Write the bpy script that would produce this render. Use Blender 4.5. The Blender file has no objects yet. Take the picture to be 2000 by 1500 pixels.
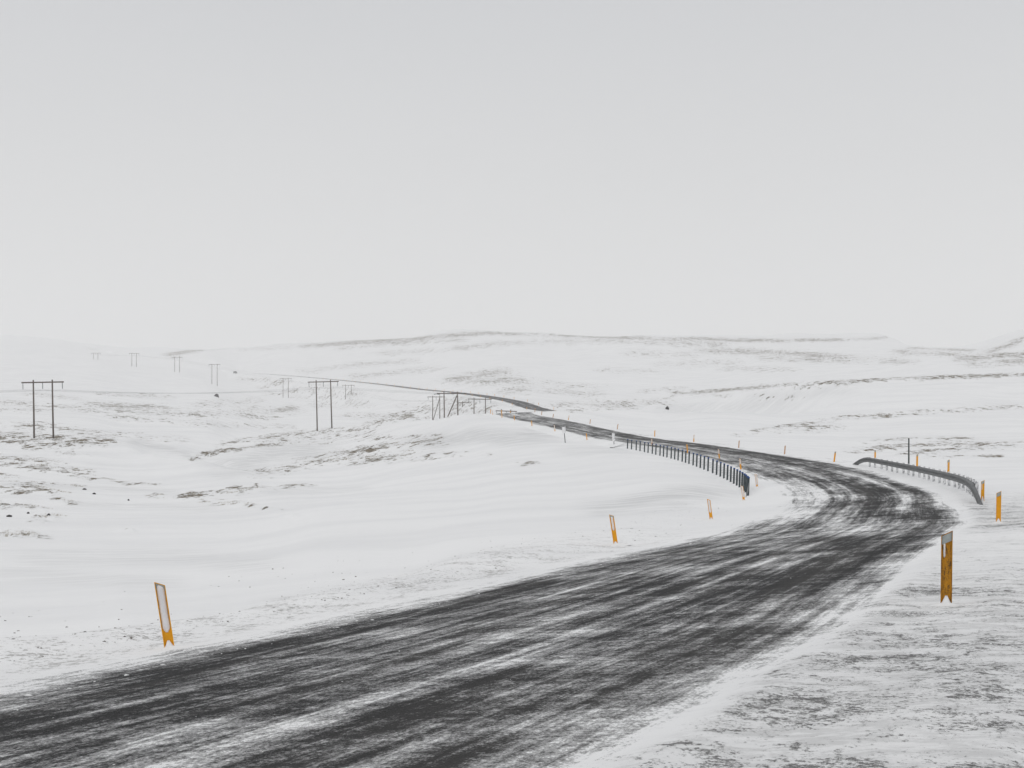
import bpy, bmesh, math, random
import numpy as np
from mathutils import Vector, Matrix

R = math.radians
SC = bpy.context.scene
COL = SC.collection
random.seed(7)
RNG = np.random.default_rng(11)

# ------------------------------------------------------------------ camera
F = 2777.8           # focal length in pixels of the 2000 px wide photograph (50 mm lens)
HOR = 900.0          # row of the horizon in the photograph
cam_d = bpy.data.cameras.new('camera')
cam_d.lens = 50.0
cam_d.sensor_width = 36.0
cam_d.shift_y = (HOR - 750.0) / 2000.0
cam_d.clip_start = 0.1
cam_d.clip_end = 20000.0
cam = bpy.data.objects.new('camera', cam_d)
COL.objects.link(cam)
cam.location = (0, 0, 0)
cam.rotation_euler = (R(90), 0, 0)
SC.camera = cam

# ------------------------------------------------------------------ world, sun, exposure
SUN_EL, SUN_AZ = R(38), R(205)
w = bpy.data.worlds.new('World')
SC.world = w
w.use_nodes = True
nt = w.node_tree
nt.nodes.clear()
wo = nt.nodes.new('ShaderNodeOutputWorld')
bg = nt.nodes.new('ShaderNodeBackground')
sky = nt.nodes.new('ShaderNodeTexSky')
sky.sky_type = 'NISHITA'
sky.sun_disc = False
sky.sun_elevation = SUN_EL
sky.sun_rotation = SUN_AZ
sky.air_density = 1.0
sky.dust_density = 6.0
hs = nt.nodes.new('ShaderNodeHueSaturation')
hs.inputs['Saturation'].default_value = 0.05
nt.links.new(sky.outputs['Color'], hs.inputs['Color'])
# the cloud deck: an even pale grey that hides nearly all of the clear sky, a little brighter low down
tc = nt.nodes.new('ShaderNodeTexCoord')
sp = nt.nodes.new('ShaderNodeSeparateXYZ')
nt.links.new(tc.outputs['Generated'], sp.inputs[0])
deck = nt.nodes.new('ShaderNodeValToRGB')
deck.color_ramp.elements[0].position = 0.0
deck.color_ramp.elements[0].color = (0.80, 0.802, 0.802, 1)
deck.color_ramp.elements[1].position = 1.0
deck.color_ramp.elements[1].color = (0.79, 0.795, 0.805, 1)
for q, c in ((0.10, (0.765, 0.767, 0.768)), (0.20, (0.685, 0.690, 0.698)), (0.34, (0.59, 0.602, 0.625)), (0.42, (0.62, 0.625, 0.637)), (0.7, (0.72, 0.725, 0.735))):
    e = deck.color_ramp.elements.new(q); e.color = (*c, 1)
nt.links.new(sp.outputs['Z'], deck.inputs['Fac'])
mapn = nt.nodes.new('ShaderNodeMapping')
mapn.inputs['Scale'].default_value = (1.2, 1.2, 5.0)
nz = nt.nodes.new('ShaderNodeTexNoise')
nz.inputs['Scale'].default_value = 1.3
nz.inputs['Detail'].default_value = 4.0
nt.links.new(tc.outputs['Generated'], mapn.inputs['Vector'])
nt.links.new(mapn.outputs[0], nz.inputs['Vector'])
mr = nt.nodes.new('ShaderNodeMapRange')
mr.inputs['To Min'].default_value = 9.72
mr.inputs['To Max'].default_value = 10.28
nt.links.new(nz.outputs['Fac'], mr.inputs['Value'])
vm = nt.nodes.new('ShaderNodeVectorMath'); vm.operation = 'SCALE'
nt.links.new(deck.outputs['Color'], vm.inputs[0])
nt.links.new(mr.outputs[0], vm.inputs['Scale'])
mx = nt.nodes.new('ShaderNodeMixRGB')
mx.inputs['Fac'].default_value = 0.98
nt.links.new(hs.outputs['Color'], mx.inputs['Color1'])
nt.links.new(vm.outputs[0], mx.inputs['Color2'])
nt.links.new(mx.outputs['Color'], bg.inputs['Color'])
bg.inputs['Strength'].default_value = 0.1
nt.links.new(bg.outputs[0], wo.inputs['Surface'])

sun_d = bpy.data.lights.new('sun', 'SUN')
sun_d.energy = 0.5
sun_d.angle = R(60)
sun_d.color = (1.0, 0.97, 0.93)
sun = bpy.data.objects.new('sun', sun_d)
COL.objects.link(sun)
_sd = Vector((math.sin(SUN_AZ) * math.cos(SUN_EL), math.cos(SUN_AZ) * math.cos(SUN_EL), math.sin(SUN_EL)))
sun.rotation_euler = (-_sd).to_track_quat('-Z', 'Y').to_euler()

SC.view_settings.view_transform = 'Standard'
SC.view_settings.look = 'None'
SC.view_settings.exposure = 0.0
SC.view_settings.gamma = 1.0
SC.cycles.volume_bounces = 2
SC.cycles.max_bounces = 8
SC.cycles.use_denoising = True

# ------------------------------------------------------------------ numeric helpers
def smooth(a, b, x):
    t = np.clip((x - a) / (b - a), 0, 1)
    return t * t * (3 - 2 * t)

def pchip(x, Y, xi):
    x = np.asarray(x, float); Y = np.asarray(Y, float); xi = np.asarray(xi, float)
    h = np.diff(x); sh = (-1,) + (1,) * (Y.ndim - 1)
    d = np.diff(Y, axis=0) / h.reshape(sh)
    m = np.zeros_like(Y)
    if len(x) > 2:
        w1 = (2 * h[1:] + h[:-1]).reshape(sh); w2 = (h[1:] + 2 * h[:-1]).reshape(sh)
        a, b = d[:-1], d[1:]
        ok = a * b > 0
        with np.errstate(divide='ignore', invalid='ignore'):
            hm = (w1 + w2) / (w1 / np.where(ok, a, 1) + w2 / np.where(ok, b, 1))
        m[1:-1] = np.where(ok, hm, 0)
    m[0], m[-1] = d[0], d[-1]
    k = np.clip(np.searchsorted(x, xi) - 1, 0, len(x) - 2)
    sx = (-1,) + (1,) * (Y.ndim - 1)
    hh = h[k].reshape(sx); t = ((xi - x[k]) / h[k]).reshape(sx)
    return (Y[k] * (2*t**3 - 3*t**2 + 1) + m[k] * hh * (t**3 - 2*t**2 + t)
            + Y[k+1] * (-2*t**3 + 3*t**2) + m[k+1] * hh * (t**3 - t**2))

def _hash(ix, iy, seed):
    h = (ix.astype(np.int64) * 374761393 + iy.astype(np.int64) * 668265263 + seed * 974711) & 0xffffffff
    h = ((h ^ (h >> 13)) * 1274126177) & 0xffffffff
    return (h ^ (h >> 16)) & 0xffff

def perlin(x, y, seed=0):
    ix = np.floor(x); iy = np.floor(y); fx = x - ix; fy = y - iy
    u = fx**3 * (fx * (fx * 6 - 15) + 10); v = fy**3 * (fy * (fy * 6 - 15) + 10)
    def g(dx, dy):
        a = _hash(ix + dx, iy + dy, seed) * (2 * math.pi / 65536.0)
        return np.cos(a) * (fx - dx) + np.sin(a) * (fy - dy)
    n0 = g(0, 0) * (1 - u) + g(1, 0) * u
    n1 = g(0, 1) * (1 - u) + g(1, 1) * u
    return (n0 * (1 - v) + n1 * v) * 1.5

def fbm(x, y, oct=4, seed=0, gain=0.5):
    s = 0; a = 1; t = 0
    for i in range(oct):
        s = s + a * perlin(x * 2**i + 17.3 * i, y * 2**i - 9.1 * i, seed + i); t += a; a *= gain
    return s / t

# ------------------------------------------------------------------ the lie of the land: height along sight columns (distance -> height or photo row)
COLS = {
 -700: [(1,-1.9),(10,-2.2),(20,-2.8),(45,-3.8),(80,-4.4),(130,-4.2),(200,-2),(285,5),(500,25),(800,52),(1200,95),(1800,160),(2600,235),(4500,300)],
 0:    [(1,-1.8),(12,-2.2),(19,-2.45),(25,-3.2),(45,-3.9),(85,-4.5),(139,-4.0),(200,-1.6),(250,1.6),(285,4.6),(330,8.0),(500,21.6),(700,36.5),(1000,66),(1250,92),(1800,150),(2500,215),(4500,250)],
 180:  [(1,-1.8),(12,-2.2),(19,-2.5),(25,-3.1),(45,-3.8),(85,-4.5),(139,-4.3),(200,-2.4),(250,1.0),(285,4.3),(330,7.0),(500,20),(700,35),(1000,63),(1243,88),(1500,108),(1800,138),(2500,198),(4500,220)],
 250:  [(1,-1.8),(12,-2.2),(19,-2.5),(25,-3.0),(45,-3.7),(85,-4.5),(139,-4.4),(200,-2.8),(240,-0.2),(275,3.0),(310,5.0),(360,8),(500,18.5),(700,33.5),(1000,59),(1180,79),(1500,103),(1800,132),(2500,192),(4500,210)],
 300:  [(1,-1.8),(12,-2.2),(19,-2.5),(25,-3.0),(45,-3.7),(85,-4.5),(139,-4.4),(200,-2.8),(230,-0.8),(255,1.6),(266,0.2),(276,0.4),(292,3.6),(340,6.5),(500,17.5),(700,32),(1000,56.5),(1150,74),(1400,92),(1800,130),(2400,186),(4500,200)],
 346:  [(1,-1.8),(12,-2.2),(19,-2.5),(25,-3.0),(45,-3.7),(85,-4.5),(139,-4.4),(200,-2.6),(225,-1.0),(243,0.6),(254,-2.2),(268,-2.6),(288,3.0),(330,5.6),(500,17),(700,31),(1000,55.5),(1124,71),(1400,93),(1800,133),(2300,178),(4500,195)],
 400:  [(1,-1.8),(12,-2.2),(19,-2.5),(25,-3.0),(45,-3.6),(85,-4.5),(139,-4.3),(200,-2.2),(232,-0.2),(245,-3.6),(262,-4.0),(288,1.9),(335,5.6),(500,16.4),(700,30.5),(1027,57),(1300,82),(1600,112),(2000,155),(2400,180),(4500,190)],
 460:  [(1,-1.8),(12,-2.2),(20,-2.5),(26,-3.0),(45,-3.5),(85,-4.4),(139,-4.1),(200,-2.0),(222,-1.3),(233,-4.2),(245,-4.2),(275,0.6),(310,3.3),(345,5.2),(400,6.3),(500,14.5),(700,27),(1027,50),(1300,76),(1500,91),(1800,128),(2150,168),(4500,180)],
 530:  [(1,-1.8),(12,-2.2),(20,-2.5),(27,-2.9),(45,-3.4),(85,-4.1),(139,-3.7),(190,-2.6),(225,-2.1),(255,-0.8),(290,1.6),(345,5.4),(390,5.6),(440,8.0),(520,12.5),(700,24.5),(1027,45.5),(1300,76),(1600,108),(2050,165),(4500,175)],
 640:  [(1,-1.8),(12,-2.2),(21,-2.5),(28,-2.8),(45,-3.2),(100,-3.5),(160,-3.3),(220,-1.7),(280,1.6),(340,5.4),(390,8.7),(450,9.0),(520,12.3),(620,19.5),(945,35.5),(1150,65),(1500,101),(2050,168),(4500,175)],
 800:  [(1,-1.8),(12,-2.2),(24,-2.5),(32,-2.8),(60,-3.2),(100,-3.2),(160,-2.2),(220,0.6),(280,4.8),(330,8.8),(360,11.2),(410,10.4),(470,12.0),(560,14.0),(620,18.0),(700,29),(880,45),(1200,74),(1600,122),(1980,170),(2300,175),(4500,175)],
 900:  [(1,-1.75),(14,-2.3),(30,-2.5),(60,-2.9),(100,-3.0),(150,-1.8),(200,0.8),(250,4.6),(295,8.6),(320,9.7),(380,8.6),(490,9.2),(560,12.0),(620,18.5),(700,33),(1000,60),(1500,119),(1880,170),(2200,172),(4500,170)],
 1000: [(1,-1.7),(14,-2.3),(35,-2.5),(60,-2.7),(100,-2.5),(150,-1.0),(200,2.2),(250,6.4),(275,8.8),(300,10.4),(325,10.3),(370,7.0),(430,5.0),(480,9.0),(520,16.5),(560,23),(700,36),(1000,64),(1500,122),(1800,161),(2100,164),(4500,165)],
 1110: [(1,-1.7),(14,-2.2),(38,-2.5),(60,-2.6),(100,-2.3),(150,-0.5),(200,3.0),(230,5.2),(260,7.4),(290,9.5),(310,10.7),(340,9.2),(380,7.5),(430,9.5),(470,15.5),(600,25.5),(800,41),(1200,83),(1600,136),(1750,154),(2100,156),(4500,155)],
 1200: [(1,-1.7),(14,-2.1),(38,-2.5),(60,-2.6),(100,-2.0),(150,0.2),(190,2.7),(220,4.3),(250,5.9),(280,7.8),(312,9.9),(345,9.4),(400,9.5),(450,13.0),(520,19),(650,29),(800,41),(1200,84),(1650,144),(1750,149),(2100,150),(4500,150)],
 1290: [(1,-1.7),(14,-2.0),(45,-2.5),(65,-2.4),(100,-1.6),(130,-0.2),(160,1.6),(190,3.0),(230,4.6),(280,7.6),(325,11.2),(350,13.6),(375,15.8),(400,15.5),(450,15.3),(600,22),(800,40),(1200,84),(1650,143),(2000,145),(4500,145)],
 1400: [(1,-1.65),(14,-1.9),(45,-2.4),(61,-2.4),(100,-1.1),(140,0.6),(165,1.7),(220,4.1),(300,10.0),(370,16.6),(415,20.6),(445,20.2),(520,21.5),(600,25),(700,33),(1000,62),(1400,110),(1750,150),(4500,145)],
 1550: [(1,-1.65),(14,-1.8),(45,-2.2),(61,-2.0),(90,-1.2),(125,0),(150,0.7),(200,2.6),(300,9.0),(380,18),(430,24.0),(470,23.6),(550,26.5),(700,38),(800,49),(1200,90),(1700,146),(2000,146),(4500,140)],
 1700: [(1,-1.65),(14,-1.7),(30,-1.8),(60,-1.9),(100,-0.8),(120,-0.25),(150,0.5),(200,2.3),(300,9.5),(390,20),(450,26),(490,25.4),(560,28.5),(700,42),(800,52),(1200,93),(1600,138),(2000,138),(4500,130)],
 1850: [(1,-1.65),(14,-1.65),(40,-1.65),(60,-1.5),(90,-1.0),(120,-0.2),(160,0.9),(200,2.5),(300,10.0),(390,20.5),(450,26.7),(490,26.6),(560,32),(750,52.6),(1000,73),(1350,104),(1600,107),(4500,100)],
 2000: [(1,-1.65),(14,-1.62),(40,-1.6),(60,-1.45),(100,-0.7),(160,1.1),(250,5.8),(350,15),(430,25.6),(470,26.4),(535,31),(640,43.6),(800,58),(900,72),(1010,88.5),(1200,110),(1600,130),(4500,130)],
 2120: [(1,-1.65),(14,-1.62),(40,-1.6),(60,-1.4),(100,-0.7),(160,1.1),(250,5.8),(350,15),(430,26),(470,27),(535,32),(640,46),(800,72),(900,92),(1050,115),(1300,135),(1600,140),(4500,130)],
 2700: [(1,-1.65),(14,-1.6),(40,-1.5),(60,-1.3),(100,-0.6),(160,1.3),(250,6.5),(350,17),(430,28),(535,40),(640,60),(800,95),(950,120),(1300,140),(4500,130)],
}
US = np.array(sorted(COLS))
LD = np.linspace(0, math.log(4600), 900)
_prof = []
for u in US:
    c = np.array(COLS[u], float)
    _prof.append(pchip(np.log(c[:, 0]), c[:, 1], np.minimum(LD, math.log(4500))))
UG = np.linspace(-700, 2700, 681)
HG = pchip(US, np.array(_prof), UG)          # [u, ld]
# a little smoothing along distance so that the slopes roll instead of kinking
for _ in range(3):
    HG[:, 1:-1] = 0.25 * HG[:, :-2] + 0.5 * HG[:, 1:-1] + 0.25 * HG[:, 2:]

TH0, TH1 = math.atan((-700 - 1000) / F), math.atan((2700 - 1000) / F)

def H0(x, y):
    x = np.asarray(x, float); y = np.asarray(y, float)
    r = np.hypot(x, y) + 1e-6
    th = np.arctan2(x, y)
    tcl = np.clip(th, TH0, TH1)
    d = r * np.cos(tcl)
    u = 1000 + F * np.tan(tcl)
    a = np.clip((u - UG[0]) / (UG[1] - UG[0]), 0, len(UG) - 1.001)
    b = np.clip(np.log(np.maximum(d, 1.0)) / (LD[1] - LD[0]), 0, len(LD) - 1.001)
    i = a.astype(int); j = b.astype(int); fa = a - i; fb = b - j
    z = (HG[i, j] * (1-fa) * (1-fb) + HG[i+1, j] * fa * (1-fb) + HG[i, j+1] * (1-fa) * fb + HG[i+1, j+1] * fa * fb)
    wb = smooth(R(60), R(140), np.abs(th))
    return z * (1 - wb) + wb * (-1.8 + 0.012 * r)

# ------------------------------------------------------------------ road centre line (x, y, z)
RC = np.array([(-40,-70,-2.3),(-26,-42,-2.2),(-14,-18,-2.1),(-8,-2,-2.1),(-3.4,9.5,-2.1),(-0.9,15.2,-2.1),(1.5,21.5,-2.1),(5.4,32.2,-2.1),(9.4,42.5,-2.1),
 (13.6,57,-2.05),(17.2,70,-1.85),(20.0,85,-1.55),(21.9,100,-1.15),(22.8,115,-0.6),(22.9,130,0.0),(22.6,150,0.75),(20.4,180,2.05),(16,205,3.3),(11.5,230,5.1),
 (6,255,7.2),(1.6,275,8.75),(0.2,286,9.6),(2.6,297,10.15),(11,308,10.6),(25,317,10.75),(44,330,10.3),(58,355,9.8),(66,390,10.4),(60,428,12.6),(42,455,14.4),
 (21,478,15.9),(0,560,23.6),(-25,700,33.3),(-53,820,41.3),(-84,930,49.8),(-145,1100,63.5),(-220,1280,78),(-292,1500,92),(-400,1700,103),(-560,1950,118)], float)
_ch = np.concatenate([[0], np.cumsum(np.hypot(*np.diff(RC[:, :2], axis=0).T))])
def _catmull(x, Y, xi):
    m = np.gradient(Y, x, axis=0)
    k = np.clip(np.searchsorted(x, xi) - 1, 0, len(x) - 2); h = (x[k+1] - x[k])[:, None]; t = ((xi - x[k]) / (x[k+1] - x[k]))[:, None]
    return (Y[k]*(2*t**3-3*t**2+1) + m[k]*h*(t**3-2*t**2+t) + Y[k+1]*(-2*t**3+3*t**2) + m[k+1]*h*(t**3-t**2))
_T = np.concatenate([np.arange(0, 560, 0.5), np.arange(560, _ch[-1], 2.0)])
RP = _catmull(_ch, RC, _T)
for _ in range(30):
    RP[1:-1] = 0.25 * RP[:-2] + 0.5 * RP[1:-1] + 0.25 * RP[2:]
RT = np.gradient(RP[:, :2], axis=0); RT /= np.linalg.norm(RT, axis=1)[:, None]
RN = np.stack([RT[:, 1], -RT[:, 0]], 1)       # to the right
_cy = RP[:, 1]
_front = (np.arange(len(_T)) < np.argmin(np.abs(_T - 420)))
BANK = np.where(_front, 0.077 - 0.05 * smooth(105, 150, _cy), 0.0)
DROP = np.where(_front, 0.45 * smooth(72, 90, _cy) * (1 - smooth(235, 275, _cy)), 0.25)
S_MAX = 60.0

def road_frame(x, y):
    """signed offset to the right of the centre line and index of the nearest sample (offset 1e3 where the road is far)"""
    x = np.ravel(np.asarray(x, float)); y = np.ravel(np.asarray(y, float))
    s = np.full(x.shape, 1e3); idx = np.zeros(x.shape, int)
    cs = RP[::24, :2]
    near = np.zeros(x.shape, bool)
    for a in range(0, len(x), 40000):
        dd = np.min((x[a:a+40000, None] - cs[None, :, 0])**2 + (y[a:a+40000, None] - cs[None, :, 1])**2, axis=1)
        near[a:a+40000] = dd < (S_MAX + 24)**2
    ii = np.nonzero(near)[0]
    for a in range(0, len(ii), 6000):
        k = ii[a:a+6000]
        dd = ((x[k, None] - RP[None, :, 0]).astype(np.float32)**2 + (y[k, None] - RP[None, :, 1]).astype(np.float32)**2)
        j = np.argmin(dd, axis=1)
        sg = (x[k] - RP[j, 0]) * RN[j, 0] + (y[k] - RP[j, 1]) * RN[j, 1]
        di = np.sqrt(dd[np.arange(len(k)), j])
        s[k] = np.where(sg >= 0, di, -di); idx[k] = j
    return s, idx

def road_surf(s, j):
    return RP[j, 2] + BANK[j] * np.clip(s, -5.6, 5.6) - DROP[j] * smooth(4.3, 6.2, -s) - 0.03 * (np.clip(np.abs(s), 0, 5) / 4.0)**2

def land(x, y, full=False):
    """height of the snow surface, road corridor included (without the sunk bed under the road sheet)"""
    sh = np.shape(x)
    x = np.ravel(np.asarray(x, float)); y = np.ravel(np.asarray(y, float))
    r = np.hypot(x, y)
    z = H0(x, y)
    z = z + np.clip(0.0016 * (r - 15), 0, 0.2) * fbm(x / 7.0, y / 9.0, 3, 3)
    z = z + np.clip(0.0028 * (r - 40), 0, 1.1) * fbm(x / 40.0, y / 40.0, 3, 5)
    z = z + np.clip(0.0040 * (r - 420), 0, 4.5) * fbm(x / 170.0, y / 170.0, 4, 9)
    s, j = road_frame(x, y)
    a = np.abs(s)
    wo_ = 6.4 + np.clip(0.06 * r, 2.5, 22)
    k = 1 - smooth(6.0, wo_, a)
    zr = road_surf(np.clip(s, -7, 7), j)
    z = z * (1 - k) + zr * k
    # ploughed bank on the left verge near the camera
    zb = 0.10 * np.exp(-((s + 7.2) / 1.3)**2) * (r < 70) * (0.7 + 0.6 * fbm(x / 2.2, y / 2.2, 3, 31))
    z = z + np.where(a < 30, zb, 0)
    if full:
        return z.reshape(sh), s, j
    return z.reshape(sh)

def gz(x, y):
    return float(land(np.array([x]), np.array([y]))[0])

def hit(u, py):
    """first point of the land seen at a photo pixel"""
    d = np.exp(np.linspace(math.log(6), math.log(3000), 1500))
    x = (u - 1000) / F * d
    e = H0(x, d) / d - (HOR - py) / F
    k = np.nonzero(e > 0)[0]
    i = int(k[0]) if len(k) else int(np.argmax(e))
    return x[i], d[i]

# ------------------------------------------------------------------ material helpers
class NT:
    def __init__(self, name):
        self.m = bpy.data.materials.new(name); self.m.use_nodes = True
        self.t = self.m.node_tree; self.t.nodes.clear()
        self.out = self.n('ShaderNodeOutputMaterial')
        self.p = self.n('ShaderNodeBsdfPrincipled')
        self.l(self.p.outputs[0], self.out.inputs['Surface'])
    def n(self, t, **k):
        q = self.t.nodes.new(t)
        for a, b in k.items(): setattr(q, a, b)
        return q
    def l(self, a, b): self.t.links.new(a, b)
    def put(self, sock, v):
        if hasattr(v, 'is_linked') or isinstance(v, bpy.types.NodeSocket): self.l(v, sock)
        else: sock.default_value = v
    def math(self, op, a, b=0.0, c=0.0, clamp=False):
        q = self.n('ShaderNodeMath', operation=op, use_clamp=clamp)
        self.put(q.inputs[0], a); self.put(q.inputs[1], b); self.put(q.inputs[2], c)
        return q.outputs[0]
    def step(self, v, lo, hi, a=0.0, b=1.0):
        q = self.n('ShaderNodeMapRange', interpolation_type='SMOOTHSTEP')
        self.put(q.inputs['Value'], v); self.put(q.inputs['From Min'], lo); self.put(q.inputs['From Max'], hi)
        self.put(q.inputs['To Min'], a); self.put(q.inputs['To Max'], b)
        return q.outputs[0]
    def mix(self, f, a, b):
        q = self.n('ShaderNodeMixRGB')
        self.put(q.inputs[0], f)
        for i, v in ((1, a), (2, b)):
            if isinstance(v, tuple): q.inputs[i].default_value = (*v, 1) if len(v) == 3 else v
            else: self.l(v, q.inputs[i])
        return q.outputs[0]
    def attr(self, name): return self.n('ShaderNodeAttribute', attribute_name=name).outputs['Fac']
    def pos(self): return self.n('ShaderNodeNewGeometry').outputs['Position']
    def objpos(self): return self.n('ShaderNodeTexCoord').outputs['Object']
    def map(self, v, scale, rot=(0, 0, 0), loc=(0, 0, 0)):
        q = self.n('ShaderNodeMapping'); self.l(v, q.inputs[0])
        q.inputs['Scale'].default_value = scale; q.inputs['Rotation'].default_value = rot; q.inputs['Location'].default_value = loc
        return q.outputs[0]
    def noise(self, v, scale=1.0, detail=4.0, rough=0.5, dist=0.0):
        q = self.n('ShaderNodeTexNoise'); self.l(v, q.inputs['Vector'])
        q.inputs['Scale'].default_value = scale; q.inputs['Detail'].default_value = detail
        q.inputs['Roughness'].default_value = rough; q.inputs['Distortion'].default_value = dist
        return q.outputs['Fac']
    def bump(self, h, dist, strength=1.0, normal=None):
        q = self.n('ShaderNodeBump'); self.l(h, q.inputs['Height'])
        q.inputs['Distance'].default_value = dist; q.inputs['Strength'].default_value = strength
        if normal is not None: self.l(normal, q.inputs['Normal'])
        return q.outputs[0]
    def base(self, c, rough=0.7, spec=0.3):
        if isinstance(c, tuple): self.p.inputs['Base Color'].default_value = (*c, 1)
        else: self.l(c, self.p.inputs['Base Color'])
        self.put(self.p.inputs['Roughness'], rough)
        self.p.inputs['Specular IOR Level'].default_value = spec
        return self.m

SNOW_A, SNOW_B = (0.90, 0.903, 0.907), (0.80, 0.805, 0.815)

def snow_nodes(g, P):
    big = g.noise(g.map(P, (0.05, 0.12, 0.05)), 1.0, 5, 0.55)
    rip = g.noise(g.map(P, (0.8, 5.0, 1.0)), 1.0, 6, 0.6)
    f = g.math('ADD', g.math('MULTIPLY', g.step(big, 0.35, 0.7), 0.6), g.math('MULTIPLY', g.step(rip, 0.45, 0.75), 0.4))
    return g.mix(f, SNOW_A, SNOW_B), rip

def verge_nodes(g, P, col):
    """gravel and grit showing through thin snow on the verges; also returns the lumps as a height"""
    gv = g.attr('gravel'); dirt = g.attr('dirt')
    m1 = g.noise(g.map(P, (4.6, 4.2, 3.0), rot=(0, 0, R(-6))), 1.0, 10, 0.74, 0.8)
    m2 = g.noise(g.map(P, (0.8, 1.1, 0.5)), 1.0, 5, 0.6)
    m3 = g.noise(g.map(P, (26.0, 20.0, 16.0)), 1.0, 6, 0.85)
    mv = g.math('ADD', g.math('ADD', g.math('MULTIPLY', m1, 0.36), g.math('MULTIPLY', m2, 0.22)), g.math('MULTIPLY', m3, 0.42))
    t2 = g.math('MULTIPLY_ADD', gv, -0.066, 0.569)
    peb = g.math('MULTIPLY', g.step(mv, t2, g.math('ADD', t2, 0.04)), g.step(gv, 0.03, 0.2))
    dust = g.math('MULTIPLY', g.step(gv, 0.0, 0.8), g.step(g.noise(g.map(P, (1.6, 3.4, 1.0)), 1.0, 9, 0.80), 0.44, 0.57), clamp=True)
    col = g.mix(g.math('MULTIPLY', dust, 0.29), col, (0.30, 0.30, 0.295))
    stone = g.mix(g.step(g.noise(P, 40.0, 3, 0.6), 0.42, 0.58), (0.03, 0.03, 0.03), (0.15, 0.147, 0.142))
    col = g.mix(g.math('MULTIPLY', peb, 0.85), col, stone)
    k1 = g.noise(P, 9.0, 5, 0.75)
    k2 = g.noise(P, 1.1, 4, 0.6)
    kd = g.math('MULTIPLY', g.step(g.math('MULTIPLY_ADD', g.math('SUBTRACT', k2, 0.5), 0.5, k1), 0.54, 0.62), dirt)
    col = g.mix(g.math('MULTIPLY', kd, 0.62), col, (0.2, 0.19, 0.175))
    lump = g.math('MULTIPLY', g.math('SUBTRACT', m1, g.math('MULTIPLY', peb, 0.25)), g.math('ADD', gv, 0.12))
    lump = g.math('ADD', lump, g.math('MULTIPLY', g.math('MULTIPLY', k1, dirt), 0.45))
    return col, lump

# ---- terrain snow with bare grass, gravel, wind-packed patches and painted gully shade
def mat_land():
    g = NT('wind_blown_snow')
    P = g.pos()
    snow, rip = snow_nodes(g, P)
    ice_shade = g.math('MULTIPLY', g.attr('ice_shade'), g.step(g.noise(g.map(P, (0.25, 1.2, 0.3)), 1.0, 6, 0.65), 0.36, 0.6), clamp=True)
    snow = g.mix(ice_shade, snow, (0.66, 0.665, 0.67))
    gr = g.attr('grass')
    n1 = g.noise(g.map(P, (0.55, 0.26, 0.4), rot=(0, 0, R(8))), 1.0, 9, 0.70, 0.6)
    n2 = g.noise(g.map(P, (2.3, 1.4, 2.0)), 1.0, 6, 0.75)
    n3 = g.noise(g.map(P, (0.12, 0.05, 0.08)), 1.0, 8, 0.74)
    v = g.math('ADD', g.math('ADD', g.math('MULTIPLY', n1, 0.48), g.math('MULTIPLY', n2, 0.27)), g.math('MULTIPLY', n3, 0.25))
    th = g.math('MULTIPLY_ADD', gr, -0.070, 0.561)
    bare = g.math('MULTIPLY', g.step(v, th, g.math('ADD', th, 0.028)), g.step(gr, 0.02, 0.12))
    tone = g.noise(g.map(P, (2.1, 3.0, 2.0)), 1.0, 5, 0.7)
    earth = g.mix(g.step(tone, 0.38, 0.66), (0.075, 0.063, 0.047), (0.31, 0.255, 0.175))
    col = g.mix(bare, snow, earth)
    col, lump = verge_nodes(g, P, col)
    g.base(col, 0.85, 0.12)
    hgt = g.math('ADD', g.math('MULTIPLY', rip, 0.5), g.math('MULTIPLY', g.noise(g.map(P, (0.25, 1.1, 0.3)), 1.0, 4), 1.2))
    b1 = g.bump(hgt, 0.05, 0.45)
    b2 = g.bump(lump, 0.05, 0.5, b1)
    b3 = g.bump(g.math('MULTIPLY', bare, 1.0), 0.25, 0.6, b2)
    g.l(b3, g.p.inputs['Normal'])
    return g.m

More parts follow.
